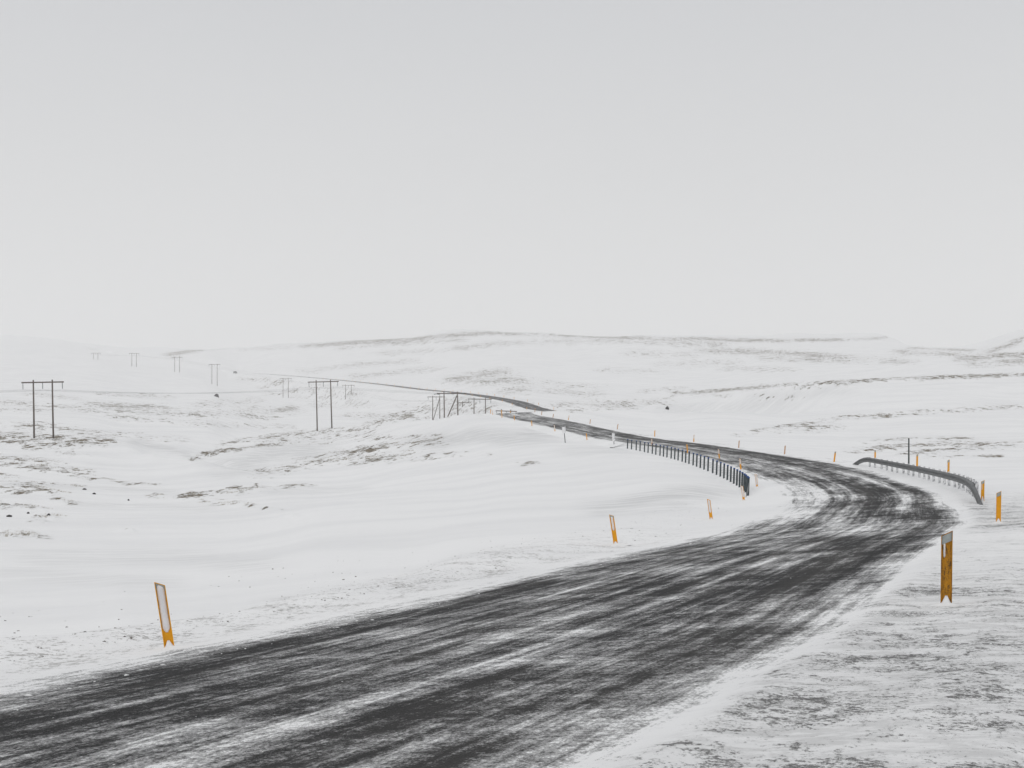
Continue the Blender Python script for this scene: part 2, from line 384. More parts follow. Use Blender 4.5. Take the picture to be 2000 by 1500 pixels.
# ---- road: asphalt under streaks of drifting snow
def mat_road():
    g = NT('snow_swept_asphalt')
    P = g.pos()
    snow, rip = snow_nodes(g, P)
    s = g.attr('s'); t = g.attr('t'); cb = g.attr('cov')
    st = g.n('ShaderNodeCombineXYZ'); g.l(s, st.inputs[0]); g.l(t, st.inputs[1])
    ST = st.outputs[0]
    n1 = g.noise(g.map(ST, (2.2, 0.16, 1)), 1.0, 6, 0.62, 0.25)            # along the lanes
    n1b = g.noise(g.map(ST, (8.0, 0.45, 1), loc=(3, 7, 0)), 1.0, 5, 0.65)    # finer tyre lines
    n2 = g.noise(g.map(P, (0.55, 0.8, 0.4), rot=(0, 0, R(4))), 1.0, 8, 0.66, 0.35)   # wind, across the view
    n3 = g.noise(g.map(P, (3.2, 5.0, 3.0), rot=(0, 0, R(4))), 1.0, 7, 0.74)
    n4 = g.noise(g.map(P, (34, 22, 20)), 1.0, 6, 0.85)
    n6 = g.noise(g.map(P, (9, 7, 8)), 1.0, 6, 0.8)
    n7 = g.noise(g.map(ST, (0.42, 0.11, 1), loc=(5, 5, 0)), 1.0, 3, 0.5)      # broad drifts and bare stretches
    v = g.math('MULTIPLY', g.math('SUBTRACT', n1, 0.5), 2.0)
    for nn, kk in ((n1b, 1.7), (n2, 2.0), (n3, 1.7), (n4, 3.4), (n6, 1.8), (n7, 1.7)):
        v = g.math('ADD', v, g.math('MULTIPLY', g.math('SUBTRACT', nn, 0.5), kk))
    n5 = g.noise(g.map(ST, (3.4, 0.022, 1), loc=(11, 2, 0)), 1.0, 5, 0.7)
    v = g.math('ADD', v, g.math('MULTIPLY', g.math('SUBTRACT', n5, 0.5), 1.9))
    v = g.math('ADD', v, cb)
    cov = g.step(v, -0.30, 1.50)
    crust = g.step(v, 0.80, 0.95)
    cov = g.math('MAXIMUM', g.math('MULTIPLY', cov, 0.92), crust)
    grain = g.noise(P, 75.0, 4, 0.8)
    asp = g.mix(g.step(grain, 0.42, 0.58), (0.008, 0.008, 0.009), (0.055, 0.055, 0.056))
    asp = g.mix(g.math('MULTIPLY', g.step(g.noise(g.map(ST, (0.9, 0.05, 1)), 1.0, 4), 0.45, 0.6), 0.5), asp, (0.062, 0.060, 0.058))
    snow, lump = verge_nodes(g, P, snow)
    col = g.mix(cov, asp, snow)
    g.base(col, 0.9, 0.10)
    b = g.bump(v, 0.006, 0.3)
    b = g.bump(grain, 0.006, 0.5, b)
    b = g.bump(lump, 0.05, 0.5, b)
    g.l(b, g.p.inputs['Normal'])
    return g.m

def mat_simple(name, c, rough=0.6, spec=0.3, var=0.25, scale=6.0, metal=0.0, bumpd=0.0):
    g = NT(name)
    P = g.objpos()
    n = g.noise(P, scale, 6, 0.65)
    dark = tuple(v * (1 - var) for v in c); lite = tuple(min(1, v * (1 + var)) for v in c)
    g.base(g.mix(g.step(n, 0.3, 0.7), dark, lite), rough, spec)
    g.p.inputs['Metallic'].default_value = metal
    if bumpd: g.l(g.bump(n, bumpd, 0.8), g.p.inputs['Normal'])
    return g.m

def mat_snowy(name, c, amount, scale=9.0):
    """a surface plastered by wind-driven snow"""
    g = NT(name)
    P = g.objpos()
    n = g.noise(P, scale, 6, 0.7)
    k = g.step(n, 0.75 - amount * 0.5, 0.85 - amount * 0.5)
    g.base(g.mix(k, c, (0.85, 0.85, 0.86)), 0.7, 0.25)
    return g.m

def mat_post(name, c, dirt):
    g = NT(name)
    P = g.objpos()
    n = g.noise(g.map(P, (30, 30, 5)), 1.0, 7, 0.75)
    n2 = g.noise(P, 60.0, 4, 0.7)
    k = g.step(g.math('ADD', g.math('MULTIPLY', n, 0.65), g.math('MULTIPLY', n2, 0.35)), 0.62 - 0.17 * dirt, 0.70 - 0.1 * dirt)
    shade = g.mix(g.step(g.noise(P, 8.0, 3), 0.3, 0.7), tuple(v * 0.86 for v in c), c)
    g.base(g.mix(g.math('MULTIPLY', k, 0.3 + 0.6 * dirt), shade, (0.05, 0.03, 0.012)), 0.5, 0.3)
    return g.m

M = {}
M['land'] = mat_land()
M['road'] = mat_road()
M['snow'] = mat_simple('packed_snow', (0.86, 0.865, 0.87), 0.85, 0.1, 0.04, 20, bumpd=0.01)
M['snow_dull'] = mat_simple('plastered_snow', (0.80, 0.79, 0.80), 0.85, 0.1, 0.05, 14, bumpd=0.004)
M['orange'] = mat_post('orange_plastic', (0.86, 0.41, 0.008), 0.12)
M['amber'] = mat_post('dirty_amber_plastic', (0.56, 0.25, 0.006), 1.0)
M['faded'] = mat_post('faded_orange_plastic', (0.62, 0.38, 0.22), 0.35)
M['reflector'] = mat_simple('grey_reflector', (0.34, 0.375, 0.375), 0.4, 0.5, 0.12, 14)
M['wood'] = mat_simple('weathered_pole_wood', (0.105, 0.080, 0.066), 0.85, 0.2, 0.35, 2.0)
M['insul'] = mat_simple('dark_glass_insulator', (0.05, 0.085, 0.085), 0.3, 0.5, 0.2, 5)
M['wire'] = mat_simple('dull_aluminium_wire', (0.2, 0.2, 0.205), 0.6, 0.3, 0.1, 5)
M['steel'] = mat_simple('galvanised_steel', (0.13, 0.135, 0.138), 0.6, 0.3, 0.25, 3.0, metal=0.1)
M['railpost'] = mat_snowy('snow_plastered_steel_post', (0.42, 0.43, 0.44), 0.62, 9)
M['fencepost'] = mat_simple('dark_grey_green_steel', (0.075, 0.095, 0.105), 0.6, 0.2, 0.3, 7)
M['bluecap'] = mat_simple('dark_blue_plastic', (0.015, 0.07, 0.25), 0.5, 0.35, 0.2, 9)
M['cable'] = mat_simple('grey_wire_rope', (0.22, 0.225, 0.23), 0.55, 0.4, 0.2, 9)
M['bolt'] = mat_simple('dark_bolt_steel', (0.05, 0.05, 0.052), 0.5, 0.4, 0.2, 9)
M['whitepanel'] = mat_simple('white_sign_panel', (0.78, 0.78, 0.79), 0.5, 0.3, 0.08, 4)
M['darkpole'] = mat_snowy('dark_painted_pole', (0.075, 0.085, 0.085), 0.28, 5)
M['blackpole'] = mat_simple('dark_sign_post_steel', (0.05, 0.052, 0.055), 0.55, 0.3, 0.25, 5)
M['rock'] = mat_snowy('dark_lava_rock', (0.035, 0.033, 0.032), 0.25, 2.2)
M['tuft'] = mat_simple('dead_grass', (0.30, 0.265, 0.20), 0.9, 0.1, 0.35, 1.5)
M['stone'] = mat_simple('road_grit', (0.19, 0.18, 0.168), 0.9, 0.1, 0.6, 0.9)
M['vanbody'] = mat_simple('grey_vehicle_paint', (0.16, 0.165, 0.17), 0.4, 0.5, 0.1, 1)
M['vanglass'] = mat_simple('dark_window_glass', (0.03, 0.033, 0.036), 0.15, 0.5, 0.1, 1)
M['tyre'] = mat_simple('black_tyre_rubber', (0.02, 0.02, 0.02), 0.8, 0.2, 0.1, 1)

# ------------------------------------------------------------------ mesh helpers
def link(name, me, mat=None, parent=None):
    o = bpy.data.objects.new(name, me); COL.objects.link(o)
    if mat is not None and len(me.materials) == 0: me.materials.append(mat)
    if parent is not None: o.parent = parent
    return o

def grid_mesh(name, V, ni, nj, wrap=False):
    me = bpy.data.meshes.new(name)
    idx = np.arange(ni * nj).reshape(ni, nj)
    if wrap: idx = np.concatenate([idx, idx[:1]], 0)
    q = np.stack([idx[:-1, :-1], idx[1:, :-1], idx[1:, 1:], idx[:-1, 1:]], -1).reshape(-1, 4)
    me.vertices.add(len(V)); me.vertices.foreach_set('co', np.asarray(V, np.float32).ravel())
    me.loops.add(q.size); me.loops.foreach_set('vertex_index', q.ravel().astype(np.int32))
    me.polygons.add(len(q))
    me.polygons.foreach_set('loop_start', (np.arange(len(q)) * 4).astype(np.int32))
    me.polygons.foreach_set('loop_total', np.full(len(q), 4, np.int32))
    me.update(calc_edges=True)
    me.polygons.foreach_set('use_smooth', np.ones(len(q), bool))
    return me

def set_attr(me, name, v):
    a = me.attributes.new(name, 'FLOAT', 'POINT')
    a.data.foreach_set('value', np.asarray(v, np.float32))

def raw_mesh(name, verts, faces, smooth_=False):
    me = bpy.data.meshes.new(name)
    me.from_pydata([tuple(v) for v in verts], [], faces)
    me.update()
    if smooth_: me.polygons.foreach_set('use_smooth', np.ones(len(me.polygons), bool))
    return me

class MB:
    def __init__(self): self.v = []; self.f = []
    def add(self, vs, fs):
        o = len(self.v); self.v += [tuple(a) for a in vs]; self.f += [tuple(i + o for i in q) for q in fs]; return self
    def box(self, lo, hi, mtx=None, bev=0.0):
        (x0, y0, z0), (x1, y1, z1) = lo, hi
        if bev > 0:
            bm = bmesh.new(); bmesh.ops.create_cube(bm, size=1)
            for v in bm.verts: v.co = Vector(((x0+x1)/2 + v.co.x*(x1-x0), (y0+y1)/2 + v.co.y*(y1-y0), (z0+z1)/2 + v.co.z*(z1-z0)))
            bmesh.ops.bevel(bm, geom=bm.edges[:], offset=bev, segments=2, affect='EDGES')
            bm.verts.index_update()
            vs = [v.co.copy() for v in bm.verts]; fs = [[v.index for v in f.verts] for f in bm.faces]; bm.free()
        else:
            vs = [Vector(p) for p in ((x0,y0,z0),(x1,y0,z0),(x1,y1,z0),(x0,y1,z0),(x0,y0,z1),(x1,y0,z1),(x1,y1,z1),(x0,y1,z1))]
            fs = [(0,3,2,1),(4,5,6,7),(0,1,5,4),(1,2,6,5),(2,3,7,6),(3,0,4,7)]
        if mtx is not None: vs = [mtx @ v for v in vs]
        return self.add(vs, fs)
    def tube(self, pts, rad, n=10, cap=True):
        pts = [Vector(p) for p in pts]
        if not hasattr(rad, '__len__'): rad = [rad] * len(pts)
        rings = []
        up = None
        for i, p in enumerate(pts):
            t = (pts[min(i+1, len(pts)-1)] - pts[max(i-1, 0)]).normalized()
            if up is None: up = Vector((0, 0, 1)) if abs(t.z) < 0.9 else Vector((1, 0, 0))
            a = t.cross(up).normalized(); b = a.cross(t).normalized(); up = b
            rings.append([p + (a * math.cos(k*2*math.pi/n) + b * math.sin(k*2*math.pi/n)) * rad[i] for k in range(n)])
        vs = [v for r_ in rings for v in r_]; fs = []
        for i in range(len(rings) - 1):
            for k in range(n):
                fs.append((i*n+k, i*n+(k+1) % n, (i+1)*n+(k+1) % n, (i+1)*n+k))
        if cap: fs += [tuple(range(n))[::-1], tuple((len(rings)-1)*n + k for k in range(n))]
        return self.add(vs, fs)
    def mesh(self, name, sm=False): return raw_mesh(name, self.v, self.f, sm)
    def build(self, name, mat, parent=None, sm=False): return link(name, self.mesh(name, sm), mat, parent)

def tag(o, label=None, cat=None, group=None, kind=None):
    if label: o['label'] = label
    if cat: o['category'] = cat
    if group: o['group'] = group
    if kind: o['kind'] = kind
    return o

def empty(name, loc):
    o = bpy.data.objects.new(name, None); COL.objects.link(o); o.location = loc; o.empty_display_size = 0.2
    return o

def kids(o): return [c for c in bpy.data.objects if c.parent == o]

# ------------------------------------------------------------------ bare-ground bands, as surveyed from the photograph: (points on the land seen at these pixels, half width, strength)
GRASS = [
 ([(0,828),(100,833),(190,847),(340,857)],5,.6),([(0,850),(60,853),(120,857),(190,862)],6,.85),([(0,862),(50,868),(120,868)],6,.8),([(135,886),(160,889)],4,.6),
 ([(0,893),(50,900),(110,906)],5,.75),([(20,905),(90,915),(160,923)],6,.6),([(0,927),(25,932)],3,.7),([(0,940),(60,945),(150,950)],3,.4),
 ([(160,935),(180,937)],3,1),([(195,936),(225,941),(248,945)],3,1.1),([(262,944),(300,948)],2.5,1.1),([(36,951),(60,953),(85,958),(115,966)],4,1.1),([(0,955),(20,957),(40,962)],4,.9),
 ([(108,975),(122,977),(136,984)],4,1),([(40,988),(60,990),(65,996)],4,1),([(0,985),(8,990)],4,1),([(75,1010),(90,1003),(105,1015)],3,1),([(60,1017),(80,1016),(92,1021)],1.5,.9),
 ([(0,1045),(15,1042),(30,1050)],3,1.1),([(30,1041),(55,1041),(75,1049)],4,1.1),([(240,1037),(252,1038)],2,1),
 ([(305,968),(322,971)],3,1),([(360,970),(375,964),(390,967)],4,1),([(388,979),(415,984)],3,1),([(425,965),(450,957),(470,958)],5,1),([(465,958),(485,955),(500,951),(508,955)],5,1),
 ([(440,977),(490,987)],3,.7),([(510,994),(545,997)],1.5,.8),([(558,1008),(570,1008)],2,.9),([(560,951),(600,948)],3,.8),
 ([(520,925),(565,913),(600,905),(650,888),(720,878),(780,868),(830,866)],7,.95),([(600,905),(680,897),(760,892),(820,888)],7,.72),([(700,902),(800,896),(880,889)],4,.62),
 ([(738,860),(757,854)],2.5,1),([(770,858),(850,850)],3,.55),([(920,882),(945,885)],3,.6),([(1018,906),(1036,904)],3,.7),
 ([(440,868),(480,858),(560,850),(640,840)],4,.9),([(378,900),(385,892),(400,887),(450,878),(540,868)],3,1.1),([(600,850),(660,842),(700,838),(760,820),(785,812)],5,.9),
 ([(560,858),(640,855),(720,848)],7,.65),([(768,814),(797,812)],3,1.2),([(798,818),(814,819)],1.5,1.2),([(880,815),(820,815)][::-1],1.5,.5),
 ([(0,785),(100,793),(180,800),(300,805),(420,812)],4,.6),([(180,790),(300,795),(400,806),(520,812)],5,.58),([(230,815),(400,827),(560,835)],4,.5),([(0,800),(80,803)],3,.5),
 ([(400,790),(480,783)],6,.5),([(490,800),(560,803)],6,.48),([(540,770),(560,765),(640,758)],4,.55),([(526,754),(545,747)],4,.9),([(550,801),(562,797)],5,.9),([(600,775),(680,770)],5,.48),
 ([(680,812),(750,812),(800,805)],4,.55),([(620,790),(700,790)],5,.42),([(820,800),(920,795)],8,.55),([(830,790),(900,783)],5,.5),([(470,740),(520,742)],2.5,.7),([(200,768),(330,775)],3,.4),([(60,770),(150,778)],3,.4),
 ([(335,692),(400,682),(460,675),(530,669),(610,667)],3,1.0),([(600,676),(700,668),(800,664),(870,656),(950,650),(1100,655),(1250,660)],3.5,1.05),([(480,682),(560,678)],3,.5),([(670,680),(760,672),(900,664)],3,.6),
 ([(900,680),(960,672),(1060,668)],4,.7),([(600,725),(700,712),(800,705)],4,.5),([(700,735),(800,725),(850,720)],4,.5),([(750,690),(850,684)],4,.45),([(890,742),(930,732),(970,727)],6,.72),([(930,745),(1000,742),(1050,748)],6,.68),
 ([(1000,762),(1080,760),(1150,770)],6,.6),([(1100,792),(1180,790),(1280,788)],6,.62),([(1110,803),(1190,800)],2,.6),([(1090,752),(1160,755)],4,.5),([(1260,764),(1330,758)],3,.4),
 ([(1050,668),(1200,664),(1300,668)],5,.6),([(1250,661),(1290,663),(1360,661),(1420,664),(1530,665)],3,1.0),([(1310,670),(1400,672)],5,.7),([(1380,684),(1500,688),(1600,694),(1680,700)],5,.8),([(1500,700),(1620,703),(1760,706)],5,.6),
 ([(1240,690),(1350,693)],5,.5),([(1300,712),(1420,708)],5,.45),([(1420,720),(1540,722)],4,.45),([(1180,722),(1280,726)],4,.4),([(1560,664),(1620,664),(1720,660)],2.5,1.0),([(1760,688),(1860,692)],4,.7),([(1780,680),(1900,684)],2,.8),
 ([(1890,700),(1940,696),(2010,690)],5,.9),([(1940,685),(1975,672),(2010,658)],5,.8),([(1900,712),(2000,708)],4,.55),([(1960,705),(2010,702)],4,.8),
 ([(1325,767),(1400,763),(1470,757),(1560,751),(1700,743),(1850,737),(2010,731)],3.0,1.05),([(1340,769),(1420,771)],3,.55),([(1250,792),(1330,769)],1.5,.6),([(1560,752),(1640,750)],4,.7),([(1470,775),(1560,775)],2,.4),
 ([(1480,842),(1560,830),(1640,816),(1750,809),(1880,801),(2010,792)],3.5,.7),([(1520,842),(1620,833)],6,.58),([(1440,848),(1540,846)],3,.4),
 ([(1680,880),(1760,873),(1830,868),(1900,872),(2010,868)],4.5,.75),([(1770,884),(1900,878)],4,.7),([(1700,862),(1800,858),(1900,857)],3,.45),([(1790,896),(1850,893),(1950,890)],1.8,.6),
]
ICE_SHADE = [([(860,862),(930,850),(1000,856),(1030,852)],14,1.0),([(990,868),(1050,862)],6,.6),([(480,905),(530,885),(580,880)],16,.9),([(270,864),(300,871),(340,880),(380,893)],6,.9),([(440,930),(490,918)],8,.5),  # grey wind-packed snow, plus shade painted on the gully's far bank
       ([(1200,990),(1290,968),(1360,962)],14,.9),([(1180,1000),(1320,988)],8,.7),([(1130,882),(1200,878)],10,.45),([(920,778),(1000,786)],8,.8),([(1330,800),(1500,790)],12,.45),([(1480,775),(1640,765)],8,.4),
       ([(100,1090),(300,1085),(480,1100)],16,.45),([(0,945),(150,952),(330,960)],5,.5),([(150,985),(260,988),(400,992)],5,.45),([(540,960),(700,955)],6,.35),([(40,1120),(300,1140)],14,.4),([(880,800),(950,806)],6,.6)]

def paint(u, py, vis, bands):
    out = np.zeros(u.shape)
    for (pts, rv, k) in bands:
        p = np.array(pts, float)
        m = vis & (u > p[0, 0] - 12 * rv) & (u < p[-1, 0] + 12 * rv) & (py > p[:, 1].min() - 3.5 * rv) & (py < p[:, 1].max() + 3.5 * rv)
        if not m.any(): continue
        uu = u[m]
        ev = np.maximum(p[0, 0] - uu, 0) + np.maximum(uu - p[-1, 0], 0)
        q = ((py[m] - np.interp(uu, p[:, 0], p[:, 1])) / rv)**2 + (ev / (4 * rv))**2
        out[m] = np.maximum(out[m], k * np.exp(-0.7 * q**1.3))
    return out

# ------------------------------------------------------------------ terrain
def verge_masks(s, x, y):
    gv = smooth(3.95, 4.45, s + 0.25 * fbm(x / 0.9, y / 0.9, 3, 45)) * (1 - smooth(14, 34, s)) * (s < 500) * (1 - smooth(45, 78, y)) * (y < 90)
    gv = gv * (1 - 0.62 * smooth(19, 24, y) * (1 - smooth(33, 37, y)))
    gv = gv * np.clip(0.85 + 0.6 * fbm(x / 2.6, y / 2.6, 3, 41), 0.2, 1.2)
    dirt = smooth(4.4, 5.2, -s) * (1 - smooth(8.0, 10.5, -s)) * (s > -500) * (1 - smooth(34, 60, y)) * (y < 90)
    return np.clip(gv, 0, 1), dirt

def build_land():
    ui = np.arange(-700, 2701, 5.0)
    th = np.concatenate([np.arctan((ui - 1000) / F)])
    step = R(2.0)
    th = np.concatenate([th, np.linspace(th[-1], th[0] + 2 * math.pi, int((2 * math.pi - (th[-1] - th[0])) / step))[1:-1]])
    rr = np.exp(np.linspace(math.log(1.2), math.log(4200), 900))
    T, RR = np.meshgrid(th, rr, indexing='ij')
    x = (RR * np.sin(T)).ravel(); y = (RR * np.cos(T)).ravel()
    z, s, j = land(x, y, full=True)
    a = np.abs(s); r = np.hypot(x, y)
    ahead = (T.ravel() <= TH1) & (T.ravel() >= TH0)
    yy = np.where(ahead, y, 1.0)
    pu = np.where(ahead, 1000 + F * x / yy, -9999); ppy = np.where(ahead, HOR - F * z / yy, -9999)
    ev = np.where(ahead, z / yy, 0).reshape(T.shape)
    vis = ahead & (ev >= np.maximum.accumulate(np.where(RR > 5, ev, -9), axis=1) - 0.0012).ravel()
    gr = paint(pu, ppy, vis, [(p_, rv_ * 1.2, k_ * (0.82 if (p_[0][0] < 620 and p_[0][1] > 825 and rv_ > 2.4) else 1.0)) for p_, rv_, k_ in GRASS])
    gr *= np.clip(1.0 + 1.0 * fbm(x / (0.03 * r + 2), y / (0.12 * r + 2), 3, 71), 0.2, 1.5)
    gr = np.clip(gr, 0, 1.1) * smooth(5.5, 9.0, a)
    back = (T.ravel() > TH1) | (T.ravel() < TH0)
    gr = np.where(back & (r > 60), np.clip(0.45 * fbm(x / 60, y / 60, 4, 77) + 0.1, 0, 1), gr)
    ice_shade = np.clip(paint(pu, ppy, vis, ICE_SHADE), 0, 1)
    # gravelly right verge
    gv, dirt = verge_masks(s, x, y)
    # hummocks where the tussocks stand, lumps on the verge
    hum = np.clip(0.40 * gr * (r < 480) * np.clip(r / 110.0, 0, 1), 0, 0.4)
    z = z + hum * (0.25 + np.abs(fbm(x / 2.8, y / 4.0, 3, 51)) * 1.3)
    z = z + gv * 0.05 * smooth(6.6, 8.0, a) * fbm(x / 0.35, y / 0.28, 3, 61) + dirt * smooth(6.6, 8.0, a) * 0.03 * fbm(x / 0.3, y / 0.3, 3, 63)
    z = z - (0.30 + 0.0012 * r) * (1 - smooth(5.2, 6.2, a))
    me = grid_mesh('snow_ground', np.stack([x, y, z], 1), len(th), len(rr), wrap=True)
    set_attr(me, 'grass', gr); set_attr(me, 'ice_shade', ice_shade); set_attr(me, 'gravel', np.clip(gv, 0, 1)); set_attr(me, 'dirt', dirt)
    o = link('snow_ground', me, M['land'])
    tag(o, kind='structure')
build_land()

# ------------------------------------------------------------------ road sheet
# (photo pixel, half size, change of snow cover) painted on the road's own surface
COVER = [(1480,1000,100,24,.55),(1420,1030,110,22,.45),(1560,965,70,18,.25),(1870,1000,60,30,.35),
         (1110,1310,150,26,.60),(960,1385,150,20,.40),(1250,1270,120,20,.30),(1180,1430,120,40,.30),(1000,1480,110,30,.35),(1330,1110,90,14,.40),
         (760,1490,140,10,.15),(560,1440,190,12,.2),(1300,885,110,6,.25),(1420,905,80,6,.2),(1720,930,60,12,.35),
         (1600,1180,160,24,.10),(1420,1330,100,22,.15),
         (820,1420,150,40,-.30),(900,1460,120,30,-.22),(1600,1060,120,26,-.30),(1500,1140,180,26,-.22),(1560,930,70,14,-.25),(1400,895,120,8,-.2),(500,1360,260,40,-.14),(250,1430,240,40,-.16),(1380,1200,170,30,-.15),(1450,1280,130,24,-.15),(1050,1180,200,20,-.12)]

def build_road():
    cs = np.concatenate([[-6.9,-6.5,-6.2,-6.0,-5.6,-5.2,-4.8], np.arange(-4.5, 4.51, 0.15), [4.8,5.2,5.6,6.0,6.2,6.5,6.9]])
    k = np.arange(len(_T))
    K, S = np.meshgrid(k, cs, indexing='ij')
    K = K.ravel(); S = S.ravel()
    x = RP[K, 0] + RN[K, 0] * S; y = RP[K, 1] + RN[K, 1] * S
    z = road_surf(np.clip(S, -6.2, 6.2), K)
    r = np.hypot(x, y)
    edge = smooth(3.6, 4.4, np.abs(S))
    z = z + edge * np.clip(1 - r / 120, 0, 1) * (0.035 * fbm(x / 0.5, y / 0.5, 4, 21) + 0.05 * np.exp(-((S - 4.3) / 0.3)**2))
    z = z + edge * 0.02 - smooth(6.2, 6.9, np.abs(S)) * (0.07 + 0.0012 * r)
    me = grid_mesh('road', np.stack([x, y, z], 1), len(k), len(cs))
    # snow cover: lanes swept by tyres, drifts on the shoulders
    L, Rr = np.maximum(-S, 0), np.maximum(S, 0)
    wob = 0.45 * fbm(_T[K] / 9.0, S * 0.0 + 3.1, 3, 81)
    cov = 0.20 + 1.5 * smooth(3.4, 4.7, L + wob) + 1.4 * smooth(3.45, 4.25, Rr + 0.6 * wob)
    nearw = 1 - smooth(22, 60, y)
    brk = np.clip(0.7 + 1.2 * fbm(_T[K] / 3.0, S * 0 + 7.7, 3, 91), 0, 1.3)
    cov += 0.30 * np.exp(-((S + 0.3) / 0.40)**2) * (1 - nearw) * (1 - smooth(48, 60, y) * (1 - smooth(92, 112, y)))   # between the lanes
    cov += 0.55 * np.exp(-((S - 0.95) / 0.17)**2) * nearw * np.clip(1.3 * brk - 0.1, 0.2, 1.1)
    cov += 0.55 * np.exp(-((S + 3.55) / 0.16)**2) * brk
    cov += 0.30 * np.exp(-((S + 1.5) / 0.14)**2) * brk * nearw
    cov -= 0.14 * np.exp(-((S + 2.2) / 0.9)**2) * nearw
    cov -= 0.22 * np.exp(-((S - 2.3) / 0.55)**2) * nearw
    cov += 0.20 * smooth(2.9, 3.3, S) * nearw
    wb = smooth(48, 62, y) * (1 - smooth(92, 112, y))           # the bend: tyres have kept two tracks clear, snow lies on the inside
    cov += wb * (0.72 * smooth(0.2, 2.2, -S) - 0.38 * np.exp(-((S - 0.8) / 0.75)**2) + 0.55 * np.exp(-((S - 2.0) / 0.35)**2) - 0.25 * np.exp(-((S - 2.9) / 0.45)**2) + 0.9 * smooth(2.9, 3.5, S)
                 + 0.30 * np.exp(-((S + 0.2) / 0.12)**2) - 0.5 * np.exp(-((S + 1.3) / 0.16)**2) - 0.45 * np.exp(-((S + 0.6) / 0.13)**2) + 0.3 * np.exp(-((S - 1.2) / 0.10)**2))
    cov += 0.30 * smooth(255, 275, y) * (1 - smooth(330, 380, y))
    wf = smooth(105, 125, y) * (1 - smooth(200, 240, y))
    cov -= wf * 0.22 * smooth(0.3, 1.2, S)
    cov += wf * 0.32 * smooth(1.0, 2.4, -S) - wf * 0.3 * np.exp(-((S + 3.2) / 0.3)**2)
    for c in (-2.75, -1.15, 1.5, 2.9):
        cov -= 0.16 * np.exp(-((S - c) / 0.42)**2)            # wheel paths
    P = np.zeros(len(S))
    for (u, py, ru, rv, kk) in COVER:
        d = 2.1 * F / max(py - HOR, 12)
        px, dd = hit(u, py)
        if py > 945: dd = d; px = (u - 1000) / F * d
        rx = ru / F * dd
        ry = np.clip(abs(2.1 * F / max(py - rv - HOR, 10) - 2.1 * F / max(py + rv - HOR, 10)) / 2, dd * 0.02, dd * 0.25)
        q = ((x - px) / rx)**2 + ((y - dd) / ry)**2
        P += kk * np.exp(-q)
    cov += P
    far = smooth(300, 420, y)
    cov -= 0.32 * far * (1 - smooth(700, 1000, y))
    cov += 0.35 * smooth(900, 1400, y)
    hid = (_T[K] > _ch[25]) & (_T[K] < _ch[29])
    cov = np.where(hid, cov + 0.4, cov)
    gv, dirt = verge_masks(S, x, y)
    set_attr(me, 's', S); set_attr(me, 't', _T[K]); set_attr(me, 'cov', cov); set_attr(me, 'gravel', gv); set_attr(me, 'dirt', dirt)
    o = link('road', me, M['road'])
    tag(o, kind='structure')
build_road()

def road_ground(x, y):
    """height of what one sees there: road sheet or land"""
    s, j = road_frame([x], [y])
    if abs(s[0]) < 6.0: return float(road_surf(s, j)[0])
    return gz(x, y)

# ------------------------------------------------------------------ marker posts
def channel_mesh(name, h, slope, wd=0.066):
    mb = MB(); zt = lambda x: h + slope * x
    def slab(x0, x1, y0, y1):
        vs = [(x0,y0,-0.25),(x1,y0,-0.25),(x1,y1,-0.25),(x0,y1,-0.25),(x0,y0,zt(x0)),(x1,y0,zt(x1)),(x1,y1,zt(x1)),(x0,y1,zt(x0))]
        mb.add(vs, [(0,3,2,1),(4,5,6,7),(0,1,5,4),(1,2,6,5),(2,3,7,6),(3,0,4,7)])
    t = 0.009
    # one continuous folded sheet: flange, back, flange
    xs = [(-wd, -0.034), (-wd, 0.002), (-wd + 0.012, 0.010), (wd - 0.012, 0.010), (wd, 0.002), (wd, -0.034)]
    xi = [(-wd + t, -0.034), (-wd + t, -0.002), (-wd + 0.014, 0.002), (wd - 0.014, 0.002), (wd - t, -0.002), (wd - t, -0.034)]
    ring = xs + xi[::-1]
    n = len(ring)
    vs = [(a, b, -0.25) for a, b in ring] + [(a, b, zt(a)) for a, b in ring]
    fs = [(i, (i+1) % n, n + (i+1) % n, n + i) for i in range(n)]
    for i in range(5):
        a, b, c, d = i, i + 1, n - 2 - i, n - 1 - i
        fs.append((d, c, b, a)); fs.append((n + a, n + b, n + c, n + d))
    mb.add(vs, fs)
    return mb.mesh(name)

